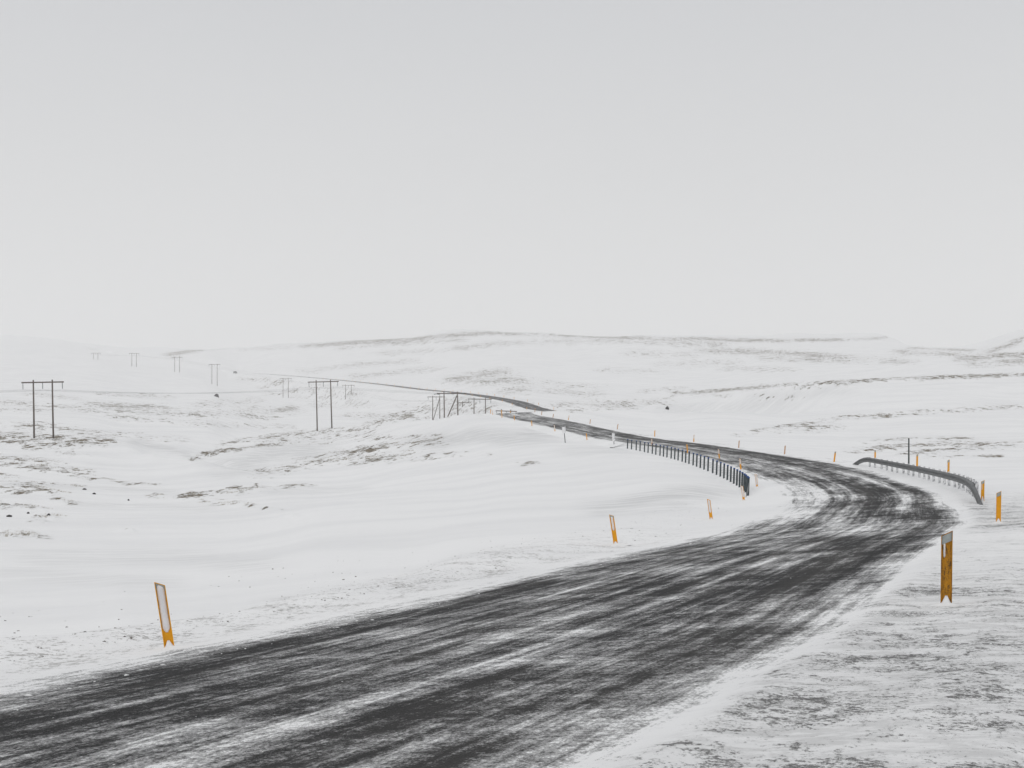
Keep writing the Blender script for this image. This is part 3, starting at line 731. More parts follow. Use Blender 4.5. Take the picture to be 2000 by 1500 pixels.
def crust_mesh(name, h, slope, z0, z1, seed, hw=0.054):
    """wind-packed snow filling the face of a post"""
    rnd = random.Random(seed); rows, cols = 26, 9
    vs = []; fs = []
    for i in range(rows):
        f = i / (rows - 1); z = z0 + (z1 - z0) * f
        w_ = hw * min(1.0, 0.25 + 2.6 * math.sqrt(max(f, 0.0))) * (1 - 0.06 * rnd.random())
        if f > 0.93: w_ *= 0.92
        off = (rnd.random() - 0.5) * 0.004
        for k in range(cols):
            c = -1 + 2 * k / (cols - 1)
            x = c * w_ + off
            b = 0.024 * math.sqrt(max(0, 1 - c * c)) * (0.8 + 0.25 * rnd.random()) * min(1, 6 * f + 0.2) * min(1, 8 * (1 - f) + 0.3)
            zz = z + slope * x * f + (rnd.random() - 0.5) * 0.003 - (0.02 * rnd.random() if i == 0 else 0)
            vs.append((x, 0.001 - b - 0.004, zz))
    n = rows * cols
    vs += [(x, 0.003, z) for (x, y, z) in vs]
    q = lambda i, k: i * cols + k
    for i in range(rows - 1):
        for k in range(cols - 1):
            fs.append((q(i,k), q(i,k+1), q(i+1,k+1), q(i+1,k)))
            fs.append((n+q(i,k), n+q(i+1,k), n+q(i+1,k+1), n+q(i,k+1)))
    for i in range(rows - 1):
        fs.append((q(i,0), q(i+1,0), n+q(i+1,0), n+q(i,0))); fs.append((q(i,cols-1), n+q(i,cols-1), n+q(i+1,cols-1), q(i+1,cols-1)))
    for k in range(cols - 1):
        fs.append((q(0,k), n+q(0,k), n+q(0,k+1), q(0,k+1))); fs.append((q(rows-1,k), q(rows-1,k+1), n+q(rows-1,k+1), n+q(rows-1,k)))
    return raw_mesh(name, vs, fs, True)

def heap_mesh(name, hgt, seed, apron=0.42):
    """snow heaped against the foot of a post, a pointed tongue in front of its face"""
    rnd = random.Random(seed); rings, n = 9, 22
    vs = [(0, -0.022, hgt)]; fs = []
    for i in range(1, rings + 1):
        f = i / rings
        for k in range(n):
            a = 2 * math.pi * k / n
            rx = (0.057 * min(1, f / 0.5)) if f <= 0.5 else 0.057 + (apron - 0.057) * ((f - 0.5) / 0.5)
            ry = (0.030 * min(1, f / 0.5)) if f <= 0.5 else 0.030 + (apron * 0.8 - 0.030) * ((f - 0.5) / 0.5)
            z = hgt * (1 - f / 0.5)**1.0 * 0.86 + 0.055 if f < 0.5 else 0.055 * (1 - (f - 0.5) / 0.5)**1.3 - 0.045 * max(0, (f - 0.7) / 0.3)
            jx = 1 + 0.12 * (rnd.random() - 0.5)
            vs.append((rx * math.cos(a) * jx + (0.05 * f * f if f > 0.5 else 0), ry * math.sin(a) * jx - 0.018, z + 0.004 * rnd.random()))
    for k in range(n): fs.append((0, 1 + k, 1 + (k+1) % n))
    for i in range(rings - 1):
        for k in range(n):
            fs.append((1+i*n+k, 1+(i+1)*n+k, 1+(i+1)*n+(k+1) % n, 1+i*n+(k+1) % n))
    return raw_mesh(name, vs, fs, True)

def reflector_mesh(name, h, slope, depth, wd=0.055):
    z = lambda x, o: h + slope * x - o
    mb = MB()
    y0, y1 = -0.010, 0.0015
    vs = [(-wd,y0,z(-wd,depth)),(wd,y0,z(wd,depth)),(wd,y1,z(wd,depth)),(-wd,y1,z(-wd,depth)),(-wd,y0,z(-wd,0.012)),(wd,y0,z(wd,0.012)),(wd,y1,z(wd,0.012)),(-wd,y1,z(-wd,0.012))]
    mb.add(vs, [(0,3,2,1),(4,5,6,7),(0,1,5,4),(1,2,6,5),(2,3,7,6),(3,0,4,7)])
    return mb.mesh(name)

POST_GROUP = 'orange marker posts along the road edges'
def post(u, d, label, side, h=0.9, lean=0.0, mat='orange', crust=None, refl=None, heap=0.15, tw=0.0, detail=True, seed=1, strip=None, wd=0.066, cw=0.012):
    x = (u - 1000) / F * d
    z = road_ground(x, d)
    slope = -0.5 if side == 'L' else 0.5
    root = empty('marker_post', (x, d, z - 0.01))
    root.rotation_euler = (0, R(lean), R(tw) + math.atan2(-x, d))
    tag(root, label, 'marker post', POST_GROUP)
    link('post_body', channel_mesh('post_body', h, slope, wd), M[mat], root)
    if crust: link('snow_crust', crust_mesh('snow_crust', h, slope, h * crust[0], h * crust[1], seed, wd - cw), M['snow_dull'], root)
    if strip: link('snow_streak', crust_mesh('snow_streak', h, 0, h * strip[0], h * strip[1], seed, 0.013), M['snow'], root).location.x = strip[2]
    if refl: link('reflector', reflector_mesh('reflector', h, slope, refl, wd - 0.011), M['reflector'], root)
    if heap: link('snow_heap', heap_mesh('snow_heap', heap, seed + 50), M['snow'], root)
    return root

# left edge, from the nearest away
post(332, 18.8, 'orange post in the left foreground, its leaning face packed with snow', 'L', .90, -8.5, crust=(.29,.97), refl=.08, heap=.13, seed=2)
post(1203, 43, 'leaning orange post with snow on its upper half, beside the near road edge', 'L', .92, -8.5, cw=.028, crust=(.50,.95), refl=.07, heap=.10, seed=3)
post(1389.5, 60, 'narrow orange post with white snowy face, right of the half-snowed one', 'L', .90, -7.5, cw=.018, crust=(.38,.97), heap=.12, seed=4)
post(1453, 83, 'snow-faced orange post directly in front of the near end of the cable barrier', 'L', .90, -7, crust=(.28,.99), heap=.10, seed=5)
post(1479, 96, 'snow-covered orange post between the cable barrier end and the road', 'L', .92, -6, crust=(.2,.99), heap=.10, seed=6)
post(1447, 119, 'orange post behind the dense near end of the cable barrier', 'L', .9, -5, crust=(.5,.98), heap=0, seed=7)
post(1405, 139, 'orange post behind the cable barrier, second from its near end', 'L', .9, -5, crust=(.5,.98), heap=0, seed=8)
post(1343, 155, 'bright orange post standing behind the middle of the cable barrier', 'L', .95, -5, heap=0, seed=9)
post(1274, 177, 'orange post behind the far part of the cable barrier', 'L', .9, -5, crust=(.5,.98), heap=0, seed=10)
post(1146.5, 205, 'yellow post between the dark-poled sign and the white narrow panel', 'L', .98, -5, heap=0, seed=11)
post(1084, 228, 'pale orange post just left of the dark-poled sign', 'L', .98, -7, crust=(.3,.98), heap=0, seed=12)
post(1039, 243, 'yellow post two places left of the dark-poled sign', 'L', .92, -5, heap=0, seed=13)
post(1005, 258, 'yellow post three places left of the dark-poled sign', 'L', .93, -5, heap=0, seed=14)
post(980.5, 268, 'orange post at the outer tip of the far road bend', 'L', .88, -3, heap=0, seed=15)
post(962.5, 281, 'snowy orange post left of the far bend, standing lowest beyond its tip', 'L', .85, -5, crust=(.3,.98), heap=0, seed=16)
post(958.5, 292, 'leftmost orange post beyond the far road bend', 'L', .90, -3, heap=0, seed=17)
post(980, 303, 'small orange post in front of the low crossarm, left one of two', 'L', .75, -3, heap=0, seed=18)
post(997, 314, 'small orange post in front of the low crossarm, right one of two', 'L', .72, -3, heap=0, seed=19)
# right edge
post(1848, 17.1, 'tall dirty amber post with grey reflector in the right foreground', 'R', .90, 0.6, mat='amber', refl=.115, heap=.14, seed=21, strip=(.68,.86,-.028))
post(1950, 40, 'clean orange post with grey reflector at the right frame edge', 'R', .90, 0.8, refl=.115, heap=.15, seed=22)
post(1919, 57, 'orange post touching the near end of the steel guardrail', 'R', .90, 0.8, refl=.12, heap=.30, seed=23, strip=(.6,.86,-.035))
post(1852, 85, 'orange post behind the guardrail with snow on its left half', 'R', 1.2, 1, refl=.14, heap=0, seed=24, strip=(.5,.86,-.04))
post(1791, 104, 'orange post behind the guardrail beside the tall dark snow pole', 'R', 1.1, 1, refl=.14, heap=0, seed=25)
post(1709, 120, 'orange post rising behind the far end of the guardrail', 'R', 1.0, 1, refl=.14, heap=0, seed=26)
post(1629, 121, 'dark orange leaning post just beyond the far guardrail end', 'R', .92, 7, refl=.13, heap=0, seed=27)
post(1532, 145, 'faded brownish post first beyond the dark orange leaning one', 'R', .90, 6, mat='faded', heap=0, seed=28, tw=40)
post(1442.5, 166, 'faded greyish post second beyond the dark orange leaning one', 'R', .88, 5, mat='faded', heap=0, seed=29, tw=40)
post(1355, 188, 'orange-footed post across the road from the cable barrier middle', 'R', .95, 2, crust=(.5,.98), heap=0, seed=30)
post(1278.5, 208, 'thin orange post across the road from the cable barrier far end', 'R', .92, 2, heap=0, seed=31, tw=30)
post(1205.5, 229, 'faded leaning post on the snow above the white narrow panel', 'R', .88, 9, mat='faded', heap=0, seed=32, tw=30)
post(1152, 245, 'faded leaning post between two panels, on the upper road edge', 'R', .80, 8, mat='faded', heap=0, seed=33, tw=30)
post(1110, 257, 'pinkish orange leaning post right above the dark-poled sign', 'R', .80, 9, heap=0, seed=34, crust=(.4,.9))
post(1080, 266, 'brown leaning post inside the far bend, left of the pinkish one', 'R', .70, 8, mat='faded', heap=0, seed=35)
post(1057.5, 276, 'small faded post inside the far bend', 'R', .82, 7, mat='faded', heap=0, seed=36)
post(1044.5, 289, 'orange post at the top of the inner side of the far bend', 'R', .85, 5, mat='faded', heap=0, seed=37)

# the tiny posts up the far road: one of them is like another
FAR_G = 'tiny marker posts along the far road'
_far_me = channel_mesh('marker_post_small', 0.95, 0.4)
_far_me.materials.append(M['orange'])
_i0 = int(np.argmin(np.abs(_T - (_ch[30] + 4))))
_tt = _T[_i0]; _fn = 0
for t in np.arange(_tt, _tt + 640, 25.0):
    j = int(np.argmin(np.abs(_T - t)))
    for sg in (-1, 1):
        x = RP[j, 0] + RN[j, 0] * sg * 5.0; y = RP[j, 1] + RN[j, 1] * sg * 5.0
        o = link('marker_post', _far_me); o.location = (x, y, road_ground(x, y) - 0.02)
        o.rotation_euler = (0, R(random.uniform(-3, 3)), R(random.uniform(-20, 20)))
        tag(o, 'tiny orange marker post along the far road climbing the distant slope', 'marker post', FAR_G)
# the few seen over the crest, right of where the far road comes up
for (u, d) in ((1119, 452), (1147, 445), (1168, 440)):
    o = link('marker_post', _far_me); x = (u - 1000) / F * d
    o.location = (x, d, max(road_ground(x, d), (HOR - 811) / F * d)); tag(o, 'tiny orange marker post along the far road climbing the distant slope', 'marker post', FAR_G)

# ------------------------------------------------------------------ cable barrier on the left of the bend
def offset_at(dq, s):
    j = int(np.argmin(np.abs(RP[:700, 1] - dq)))
    return Vector((RP[j, 0] + RN[j, 0] * s, RP[j, 1] + RN[j, 1] * s, 0)), j

def build_barrier():
    ds = 90.5 + 90.5 * np.linspace(0, 1, 36)**1.06
    pts = []
    for d in ds:
        p, j = offset_at(d, -5.7)
        p.z = road_ground(p.x, p.y); pts.append((p, j))
    root = empty('cable_barrier', pts[0][0])
    tag(root, 'dark steel post and wire cable barrier with blue caps on the inside of the bend', 'barrier')
    base = pts[0][0].copy()
    H = 1.2
    for k, (p, j) in enumerate(pts):
        tl = Vector((RT[j, 0], RT[j, 1], 0)); a = math.atan2(tl.y, tl.x)
        mt = Matrix.Translation(p - base) @ Matrix.Rotation(a, 4, 'Z') @ Matrix.Rotation(R(2.0), 4, 'X')
        mb = MB()
        mb.box((-.07, -.065, -.3), (.07, -.055, H - .06), mt); mb.box((-.07, .055, -.3), (.07, .065, H - .06), mt); mb.box((-.008, -.055, -.3), (.008, .055, H - .06), mt)
        po = mb.build('post', M['fencepost'], root)
        cb = MB(); cb.box((-.08, -.075, H - .06), (.08, .075, H + .03), mt, 0.01)
        cb.build('cap', M['bluecap'], po)
    for hh in (0.42, 0.56, 0.70, 0.84):
        line = []
        for k, (p, j) in enumerate(pts):
            n = Vector((RN[j, 0], RN[j, 1], 0))
            line.append(p - base + n * (0.052 if (k % 2) else 0.052) + Vector((0, 0, hh)))
        j0, j1 = pts[0][1], pts[-1][1]
        t0 = Vector((RT[j0, 0], RT[j0, 1], 0)); t1 = Vector((RT[j1, 0], RT[j1, 1], 0))
        a0 = pts[0][0] - t0 * 1.6; a1 = pts[-1][0] + t1 * 4.2 - Vector((RN[j1, 0], RN[j1, 1], 0)) * 1.2
        a0 = Vector((a0.x - 0.2, a0.y, road_ground(a0.x - 0.2, a0.y))); a1 = Vector((a1.x, a1.y, road_ground(a1.x, a1.y)))
        line = [a0 - base] + line + [a1 - base]
        mb = MB(); mb.tube(line, 0.014, 6); mb.build('cable', M['cable'], root, True)
    mb = MB(); mb.box((-.2, -.15, -.2), (.2, .15, .10), Matrix.Translation(a1 - base), 0.03); mb.build('anchor', M['steel'], root)
build_barrier()

# ------------------------------------------------------------------ steel guardrail on the right of the bend
def build_guardrail():
    ds = np.linspace(60.5, 109.5, 24)
    P = []
    for d in ds:
        p, j = offset_at(d, 4.75)
        p.z = road_ground(p.x, p.y); P.append((p, j))
    root = empty('guardrail', P[0][0]); base = P[0][0].copy()
    tag(root, 'grey corrugated steel guardrail with snow-plastered posts on the outside of the bend', 'guardrail')
    prof = [(0.00,.31),(.018,.30),(.045,.272),(.078,.255),(.078,.215),(.03,.185),(.012,.155),(.03,.125),(.078,.095),(.078,.055),(.045,.038),(.018,.01),(0.0,0.0)]
    PR = [(a * 1.15, .31 + (b - .31) * 1.18) for a, b in prof]
    def sect(p, n, ztop, tilt=0.0):
        # n points towards the traffic
        return [p + n * a + Vector((0, 0, ztop - .31 + b)) for a, b in PR] + [p + n * (a - .005) + Vector((0, 0, ztop - .31 + b)) for a, b in PR[::-1]]
    TOP = 0.77
    secs = []
    j0 = P[0][1]; t0 = Vector((RT[j0, 0], RT[j0, 1], 0)); n0 = -Vector((RN[j0, 0], RN[j0, 1], 0))
    j1 = P[-1][1]; t1 = Vector((RT[j1, 0], RT[j1, 1], 0)); n1 = -Vector((RN[j1, 0], RN[j1, 1], 0))
    for k, f in ((5.4, -0.10), (4.2, 0.12), (3.0, 0.36), (1.5, 0.60)):
        q = P[0][0] - t0 * k - n0 * (0.05 * k); q.z = road_ground(q.x, q.y)
        secs.append(sect(q - base, n0, f + .0))
    for (p, j) in P: secs.append(sect(p - base, -Vector((RN[j, 0], RN[j, 1], 0)), TOP))
    for k, f in ((1.5, 0.68), (3.0, 0.52), (4.6, 0.28), (6.2, 0.0)):
        q = P[-1][0] + t1 * k; q.z = road_ground(q.x, q.y)
        secs.append(sect(q - base, n1, f))
    n = len(secs[0]); vs = [v for s_ in secs for v in s_]; fs = []
    for i in range(len(secs) - 1):
        for k in range(n): fs.append((i*n+k, i*n+(k+1) % n, (i+1)*n+(k+1) % n, (i+1)*n+k))
    fs += [tuple(range(n))[::-1], tuple((len(secs)-1)*n + k for k in range(n))]
    mb = MB(); mb.add(vs, fs); mb.build('beam', M['steel'], root, False)
    # support posts
    for k, (p, j) in enumerate(P):
        a = math.atan2(RT[j, 1], RT[j, 0])
        mt = Matrix.Translation(p - base + Vector((RN[j, 0], RN[j, 1], 0)) * 0.17) @ Matrix.Rotation(a, 4, 'Z')
        mb = MB(); hh = .80
        mb.box((-.05, -.065, -.3), (.05, -.055, hh), mt); mb.box((-.05, .055, -.3), (.05, .065, hh), mt); mb.box((-.006, -.055, -.3), (.006, .055, hh), mt)
        po = mb.build('post', M['railpost'], root)
        sb = MB(); sb.box((-.045, .066, .50), (.045, .160, .74), mt, 0.01); sb.build('spacer', M['steel'], po)
        bm = MB(); bm.box((-.02, .165, .598), (.02, .185, .638), mt, 0.006); bm.build('bolt', M['bolt'], po)
build_guardrail()

# ------------------------------------------------------------------ roadside poles and small signs
def put(u, d): 
    x = (u - 1000) / F * d
    return Vector((x, d, road_ground(x, d)))

p = put(1775, 99)
o = empty('snow_pole', p); tag(o, 'tall dark snow pole standing behind the right guardrail', 'pole')
mb = MB(); mb.tube([(0,0,-.4),(0,0,1.0),(0,0,2.28)], [.062,.058,.052], 12); mb.build('pole', M['darkpole'], o, True)
mb = MB(); mb.tube([(0,0,2.28),(0,0,2.34)], [.058,.05], 12); mb.build('cap', M['blackpole'], o, True)

p = put(1104, 200)
o = empty('road_sign', p); o.rotation_euler = (0, R(-5), 0)
tag(o, 'small white sign panel on a leaning dark pole left of the road', 'sign')
mb = MB(); mb.tube([(0,0,-.4),(0,0,2.35)], .055, 10); mb.build('pole', M['blackpole'], o, True)
mb = MB(); mb.box((-.27, -.075, 1.35), (.10, -.058, 2.28), None, 0.006); mb.build('panel', M['whitepanel'], o)
mb = MB(); mb.box((.115, -.065, 1.45), (.22, -.035, 2.30), None, 0.006); mb.build('back_panel', M['railpost'], o)
mb = MB(); mb.box((-.29, -.056, 2.26), (.23, -.02, 2.32), None, 0.004); mb.build('bracket', M['blackpole'], o)

p = put(1199, 190)
o = empty('marker_sign', p); o.rotation_euler = (0, R(-3), 0)
tag(o, 'narrow white upright panel on a short post before the cable barrier', 'sign')
mb = MB(); mb.tube([(0.02,0.03,-.4),(0.02,0.03,1.35)], .045, 10); mb.build('pole', M['steel'], o, True)
mb = MB(); mb.box((-.19, -.03, .40), (.06, -.018, 1.52), None, 0.005); mb.build('panel', M['whitepanel'], o)
mb = MB(); mb.box((.06, -.03, .38), (.20, .02, 1.46), None, 0.006); mb.build('side_panel', M['railpost'], o)

# ------------------------------------------------------------------ power line pylons
PYL_G = 'wooden power line pylons across the snow'
def pylon(u, d, label, base_py=None, top_py=None, spacing=3.8, arm=8.5, yaw=0.0, brace=None, ins=True, lean=0.0, tilt=0.0, h=11.7, string=False, arm_off=0.0):
    x = (u - 1000) / F * d
    g0 = gz(x, d)
    if top_py is not None:
        ztop = (HOR - top_py) / F * d; h = max(ztop - g0, 7.0); 
        if h > 14: g0 = ztop - 13.0; h = 13.0
        else: g0 = ztop - h
    root = empty('power_pylon', (x, d, g0)); root.rotation_euler = (0, R(lean), R(yaw))
    tag(root, label, 'pylon', PYL_G)
    for sg in (-1, 1):
        xx = sg * spacing / 2
        c, s_ = math.cos(R(yaw)), math.sin(R(yaw))
        gl = gz(x + xx * c, d + xx * s_) - g0
        mb = MB(); mb.tube([(xx + 0.04 * sg, 0, min(gl, 0) - 1.2), (xx, 0, h * .5), (xx, 0, h + 0.12)], [.19, .17, .14], 12); mb.build('pole', M['wood'], root, True)
    za = h - 0.38
    tl = math.tan(R(tilt))
    mb = MB(); mb.box((-arm/2 + arm_off, -.19, za - .13), (arm/2 + arm_off, -.05, za + .13), Matrix.Rotation(R(-tilt), 4, 'Y') if tilt else None, 0.02)
    mb.build('crossarm', M['wood'], root)
    if ins:
        for xx in (-arm/2 + 0.3, 0.0, arm/2 - 0.3):
            if string:
                for sg in (-1, 1):
                    mb = MB(); y0 = -.12 + sg * 0.1
                    mb.tube([(xx + sg * .05, y0, za), (xx + sg * .55, y0 + sg * 1.1, za - .12)], .10, 8); mb.build('insulator', M['insul'], root, True)
            else:
                mb = MB(); zz = [za - .12 - .16 * i for i in range(9)]
                pr = []; rr_ = []
                for i, q in enumerate(zz[:-1]):
                    pr += [(xx, -.12, q), (xx, -.12, q - .05), (xx, -.12, q - .10)]; rr_ += [.035, .12, .045]
                mb.tube(pr, rr_, 10); mb.build('insulator', M['insul'], root, True)
    if brace:
        x0, x1 = brace
        mb = MB(); mb.tube([(x0, .1, -0.8), (x1, .1, h - 1.0)], .15, 10); mb.build('brace', M['wood'], root, True)
    root['_h'] = za
    return root

def hang(root, k, arm=8.5, drop=1.5):
    c, s_ = math.cos(root.rotation_euler.z), math.sin(root.rotation_euler.z)
    xx = (-arm/2 + .3, 0, arm/2 - .3)[k]
    return Vector(root.location) + Vector((xx * c, xx * s_ - .12, root['_h'] - drop))

B = [pylon(85.5, 285, 'nearest dark wooden pylon at the left edge of the view', top_py=743, lean=-1.0),
     pylon(634, 393, 'wooden pylon standing on the grassy crest, third tallest in view', top_py=743, lean=-1.5, spacing=4.0),
     pylon(881.5, 398, 'braced dark wooden pylon with thick tilted arm left of the road', top_py=766, yaw=-12, brace=(-2.9, 1.75), string=True, spacing=3.9, tilt=-1.8, lean=-1.0),
     pylon(937, 490, 'pylon of two bare posts right of the braced pair, its arm ending on the road', top_py=777.5, yaw=18, spacing=4.1),
     pylon(988.5, 430, 'pylon showing only its crossarm above the far road bend', top_py=800.5, yaw=42, spacing=3.8)]
A = [pylon(187, 1243, 'faintest pylon, farthest left in the haze', top_py=689, arm=8.6, ins=True),
     pylon(262, 1180, 'faint hazy pylon second from the farthest', top_py=689.5, arm=8.7),
     pylon(346, 1124, 'hazy pylon third from the farthest, in front of the pale hill foot', top_py=697, arm=8.6),
     pylon(419, 1027, 'grey hazy pylon above the dark boulder, fourth from the farthest', top_py=711),
     pylon(558, 1027, 'small pylon in the valley left of the tall crest pylon', top_py=738.5, arm=8.7),
     pylon(680.5, 945, 'small grey pylon just right of the tall crest pylon', top_py=751.5),
     pylon(852, 600, 'small braced pylon half hidden behind the thick-armed one', top_py=773.5, brace=(-1.5, 1.4), arm=7.4, spacing=3.0),
     pylon(912, 590, 'small pylon with thin arm between two larger ones', top_py=784.5, arm=7.3, spacing=3.6)]

# conductors: each cable one thing
CAB_G = 'power line cables'
def cable(pts, rad, label, sag):
    line = []
    for a, b in zip(pts[:-1], pts[1:]):
        L = (b - a).length; sg = sag * (L / 400.0)**2 * 4
        for i in range(24):
            f = i / 24; q = a.lerp(b, f); q = q - Vector((0, 0, sg * 4 * f * (1 - f) * 0.25 * 4)); line.append(q)
    line.append(pts[-1])
    mb = MB(); mb.tube(line, rad, 5)
    o = mb.build('power_cable', M['wire'], None, True)
    tag(o, label, 'cable', CAB_G)
NM = ['left hand', 'middle', 'right hand']
for k in range(3):
    far = Vector((-136 + (k - 1) * 3.4, 177 - (k - 1) * 1.5, 9.6))
    cable([far] + [hang(q, k) for q in B[:2]] + [hang(q, k, drop=.2) for q in B[2:3]] + [hang(q, k, drop=1.4) for q in B[3:]], 0.015,
          f'{NM[k]} cable strung from the nearest left pylon to the crest pylon', 3.4)
for k in range(3):
    cable([hang(q, k) for q in A[:7]] + [hang(A[7], k)], 0.018, f'{NM[k]} cable of the far hazy row of pylons', 1.0)

# ------------------------------------------------------------------ boulders
def boulder(u, py, wpx, hpx, label, seed, d=None):
    if d is None: x, d = hit(u, py)
    x = (u - 1000) / F * d
    rx = wpx / F * d / 2; rz = hpx / F * d
    bm = bmesh.new(); bmesh.ops.create_icosphere(bm, subdivisions=3, radius=1.0)
    V = np.array([v.co[:] for v in bm.verts])
    n = fbm(V[:, 0] * 1.3 + seed * 3.7, V[:, 1] * 1.3 + V[:, 2] * 1.7 + seed, 4, seed)
    for v, k in zip(bm.verts, n):
        c = v.co * (1 + 0.42 * k); v.co = Vector((c.x * rx, c.y * rx * .8, c.z * rz))
    me = bpy.data.meshes.new('boulder'); bm.to_mesh(me); bm.free()
    o = link('boulder', me, M['rock']); o.location = (x, d, gz(x, d) + rz * 0.15); o.rotation_euler = (0, 0, seed)
    tag(o, label, 'boulder', 'dark boulders lying in the snow')
boulder(1303, 785, 9, 5, 'black boulder on the smooth snow slope below the right hill crest', 1)
boulder(423, 767, 11, 5, 'dark boulder below the fourth hazy pylon on the left plain', 2, 760)
boulder(95, 1008, 8, 5, 'dark boulder under the arching snow hummock at far left', 3)
boulder(18, 1011, 11, 4, 'black flat boulder nearest the left frame edge', 4)
boulder(184, 967, 8, 3, 'small black boulder on flat snow right of the left hummocks', 5)
boulder(251, 978, 4, 2.5, 'tiny black boulder farthest right on the flat left snow', 6)
boulder(165, 957, 8, 2.5, 'low brown-black boulder just above the small black one', 7)
boulder(55, 1004, 7, 3, 'small dark boulder between the left frame edge and the snow hummock', 8)

# ------------------------------------------------------------------ vehicle far away on the road
def vehicle():
    x, d = (464 - 1000) / F * 1500, 1500
    j = int(np.argmin(np.hypot(RP[:, 0] - x, RP[:, 1] - d)))
    root = empty('parked_car', (RP[j, 0], RP[j, 1], RP[j, 2] + 0.05)); root.rotation_euler = (0, 0, R(62)); root.scale = (1.05,) * 3
    tag(root, 'tiny grey vehicle on the far road, fading into the haze', 'vehicle')
    prof = [(-2.2,.35),(-2.25,1.0),(-2.1,1.25),(-1.7,2.25),(1.0,2.3),(1.5,1.4),(2.2,1.15),(2.3,.6),(2.25,.35)]
    mb = MB(); n = len(prof)
    vs = [(a, -.9, b) for a, b in prof] + [(a, .9, b) for a, b in prof]
    mb.add(vs, [tuple(range(n)), tuple(range(n, 2*n))[::-1]] + [(i, n+i, n+(i+1) % n, (i+1) % n) for i in range(n)]); mb.build('body', M['vanbody'], root)
    mb = MB(); mb.add([(1.03,-.78,2.2),(1.03,.78,2.2),(1.5,.78,1.45),(1.5,-.78,1.45),(1.06,-.78,2.22),(1.06,.78,2.22),(1.53,.78,1.47),(1.53,-.78,1.47)], [(0,3,2,1),(4,5,6,7),(0,1,5,4),(1,2,6,5),(2,3,7,6),(3,0,4,7)]); mb.build('windscreen', M['vanglass'], root)
    for sg in (-1, 1):
        mb = MB(); mb.box((-1.5, sg*.905 - .01, 1.45), (.8, sg*.905 + .01, 2.05)); mb.build('window', M['vanglass'], root)
    for xx in (-1.4, 1.45):
        for sg in (-1, 1):
            mb = MB(); mb.tube([(xx, sg*.70, .36), (xx, sg*.93, .36)], .37, 14); mb.build('wheel', M['tyre'], root, False)
vehicle()

# ------------------------------------------------------------------ stuff: grit, snow clods, dead grass
def scatter(name, pts, sizes, mat, flat, seed, label):
    rnd = np.random.default_rng(seed)
    bm = bmesh.new(); bmesh.ops.create_icosphere(bm, subdivisions=1, radius=1.0)
    V0 = np.array([v.co[:] for v in bm.verts]); bm.verts.index_update(); F0 = np.array([[v.index for v in f.verts] for f in bm.faces]); bm.free()
    n = len(pts); nv = len(V0)
    V = V0[None] * (1 + 0.35 * rnd.standard_normal((n, nv, 1)).clip(-1, 1))
    a = rnd.uniform(0, 6.28, n); c, s_ = np.cos(a), np.sin(a)
    st = rnd.uniform(.7, 1.5, (n, 3)); st[:, 2] *= flat
    V = V * st[:, None] * sizes[:, None, None]
    X = V[..., 0] * c[:, None] - V[..., 1] * s_[:, None]; Y = V[..., 0] * s_[:, None] + V[..., 1] * c[:, None]
    V = np.stack([X + pts[:, :1], Y + pts[:, 1:2], V[..., 2] + pts[:, 2:3]], -1).reshape(-1, 3)
    Fc = (F0[None] + (np.arange(n) * nv)[:, None, None]).reshape(-1, 3)
    me = bpy.data.meshes.new(name)
    me.vertices.add(len(V)); me.vertices.foreach_set('co', V.astype(np.float32).ravel())
    me.loops.add(Fc.size); me.loops.foreach_set('vertex_index', Fc.ravel().astype(np.int32))
    me.polygons.add(len(Fc)); me.polygons.foreach_set('loop_start', (np.arange(len(Fc)) * 3).astype(np.int32)); me.polygons.foreach_set('loop_total', np.full(len(Fc), 3, np.int32))
    me.update(calc_edges=True)
    o = link(name, me, mat); tag(o, label, name.replace('_', ' '), kind='stuff')

def vis_ground(x, y):
    z, s, j = land(x, y, full=True)
    return np.where(np.abs(s) < 6.0, road_surf(s, j), z)

def along(n, d0, d1, s0, s1, seed, power=1.0):
    rnd = np.random.default_rng(seed)
    d = d0 * (d1 / d0)**(rnd.random(n)**power)
    s = s0 + (s1 - s0) * rnd.random(n)
    jj = np.array([int(np.argmin(np.abs(RP[:700, 1] - q))) for q in d])
    x = RP[jj, 0] + RN[jj, 0] * s; y = RP[jj, 1] + RN[jj, 1] * s
    return np.stack([x, y, vis_ground(x, y)], 1), rnd

p1, rr1 = along(2200, 9, 75, -5.2, -9.6, 101); sz1 = 0.005 + 0.020 * rr1.random(len(p1))**4; p1[:, 2] -= 0.35 * sz1
p2, rr2 = along(170, 10, 45, -9, -17, 102); sz2 = 0.010 + 0.016 * rr2.random(len(p2))**2
p3, rr3 = along(900, 6, 34, 4.2, 12, 103); sz3 = 0.004 + 0.013 * rr3.random(len(p3))**3
scatter('grit', np.concatenate([p1, p2, p3]), np.concatenate([sz1, sz2, sz3]), M['stone'], .7, 5, 'loose grit thrown on the snowy verges')
p4, rr4 = along(900, 9, 70, -3.2, -6.2, 104); sz4 = 0.007 + 0.024 * rr4.random(len(p4))**3
p5, rr5 = along(900, 7, 40, 3.9, 11, 105); sz5 = 0.008 + 0.028 * rr5.random(len(p5))**3
p6, rr6 = along(120, 8, 40, -3.2, 3.5, 106); sz6 = 0.004 + 0.008 * rr6.random(len(p6))**3
scatter('snow_clods', np.concatenate([p4, p5, p6]), np.concatenate([sz4, sz5, sz6]), M['snow'], .45, 6, 'crumbled snow clods along the road edges')

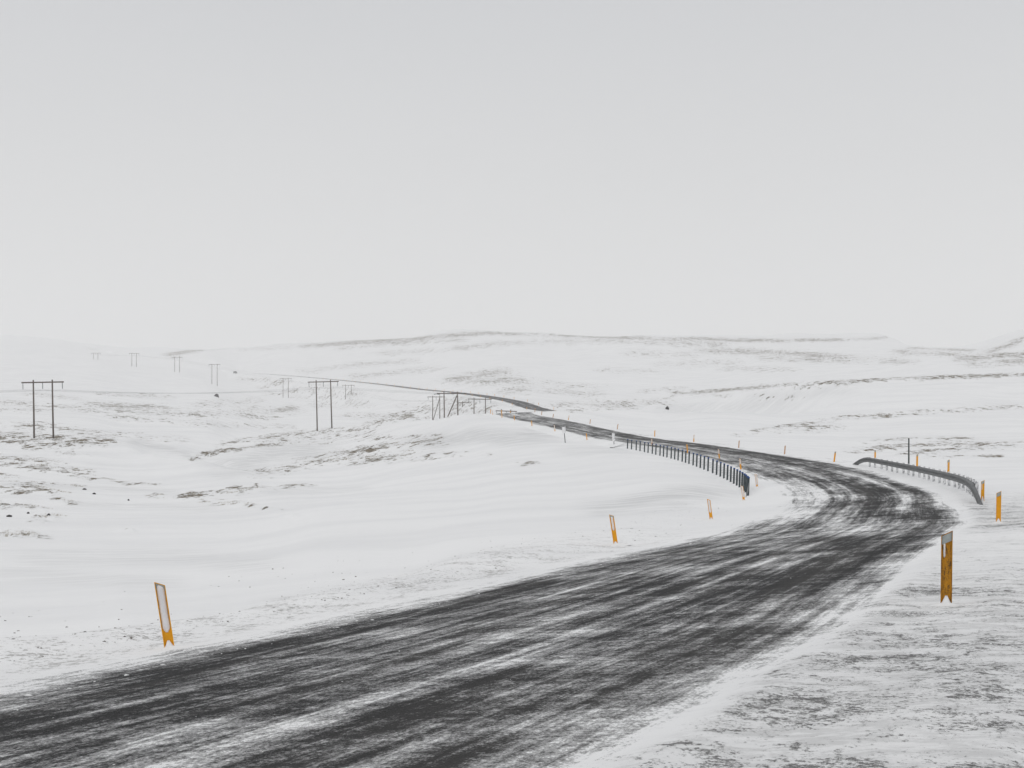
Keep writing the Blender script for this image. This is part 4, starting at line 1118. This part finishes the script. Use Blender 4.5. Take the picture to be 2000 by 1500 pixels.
def grass():
    rnd = np.random.default_rng(44)
    V = []; Fc = []
    for (pts, rv, k) in GRASS:
        if max(p[1] for p in pts) < 880 or pts[0][0] > 620 or rv < 2.4: continue
        p = np.array(pts, float)
        n = int(np.ceil(0.10 * k * (p[-1, 0] - p[0, 0] + 10) * rv / 4))
        us = rnd.uniform(p[0, 0], p[-1, 0], n); ps = np.interp(us, p[:, 0], p[:, 1]) + rnd.standard_normal(n) * rv * .4
        g2 = np.array([hit(a, b) for a, b in zip(us, ps)]); xs, ys = g2[:, 0], g2[:, 1]
        d = float(ys.mean())
        zs = vis_ground(xs, ys)
        for x, y, z in zip(xs, ys, zs):
            L = rnd.uniform(.6, 3.6); wy = rnd.uniform(-.3, .3)
            for b in range(rnd.integers(26, 46)):
                f = rnd.uniform(-.5, .5)
                bx = x + f * L; by = y + wy * math.sin(5 * f) + rnd.uniform(-.12, .12); arch = 0.12 * (1 - (2 * f)**2)
                h = rnd.uniform(.03, .13) * (1.2 - 1.6 * abs(f)); lean = rnd.uniform(.02, .28); w_ = .012 + .00008 * d
                i = len(V)
                V += [(bx - w_, by, z + arch - .12), (bx + w_, by, z + arch - .12), (bx + lean, by + rnd.uniform(-.05, .05), z + arch + h)]
                Fc.append((i, i+1, i+2))
    o = link('dead_grass', raw_mesh('dead_grass', V, Fc), M['tuft']); tag(o, 'tufts of dead grass poking out of the snow', 'grass', kind='stuff')
grass()

# ------------------------------------------------------------------ haze: the blowing snow that pales far things
hm = bpy.data.materials.new('haze'); hm.use_nodes = True
ht = hm.node_tree; ht.nodes.clear()
ho = ht.nodes.new('ShaderNodeOutputMaterial'); hv = ht.nodes.new('ShaderNodeVolumePrincipled')
hv.inputs['Color'].default_value = (0.99, 0.991, 0.992, 1)
hv.inputs['Density'].default_value = 0.00030
hv.inputs['Anisotropy'].default_value = 0.0
ht.links.new(hv.outputs[0], ho.inputs['Volume'])
mb = MB(); mb.box((-4400, -4400, -20), (4400, 4400, 325))
hz = mb.build('haze', hm); tag(hz, kind='stuff')
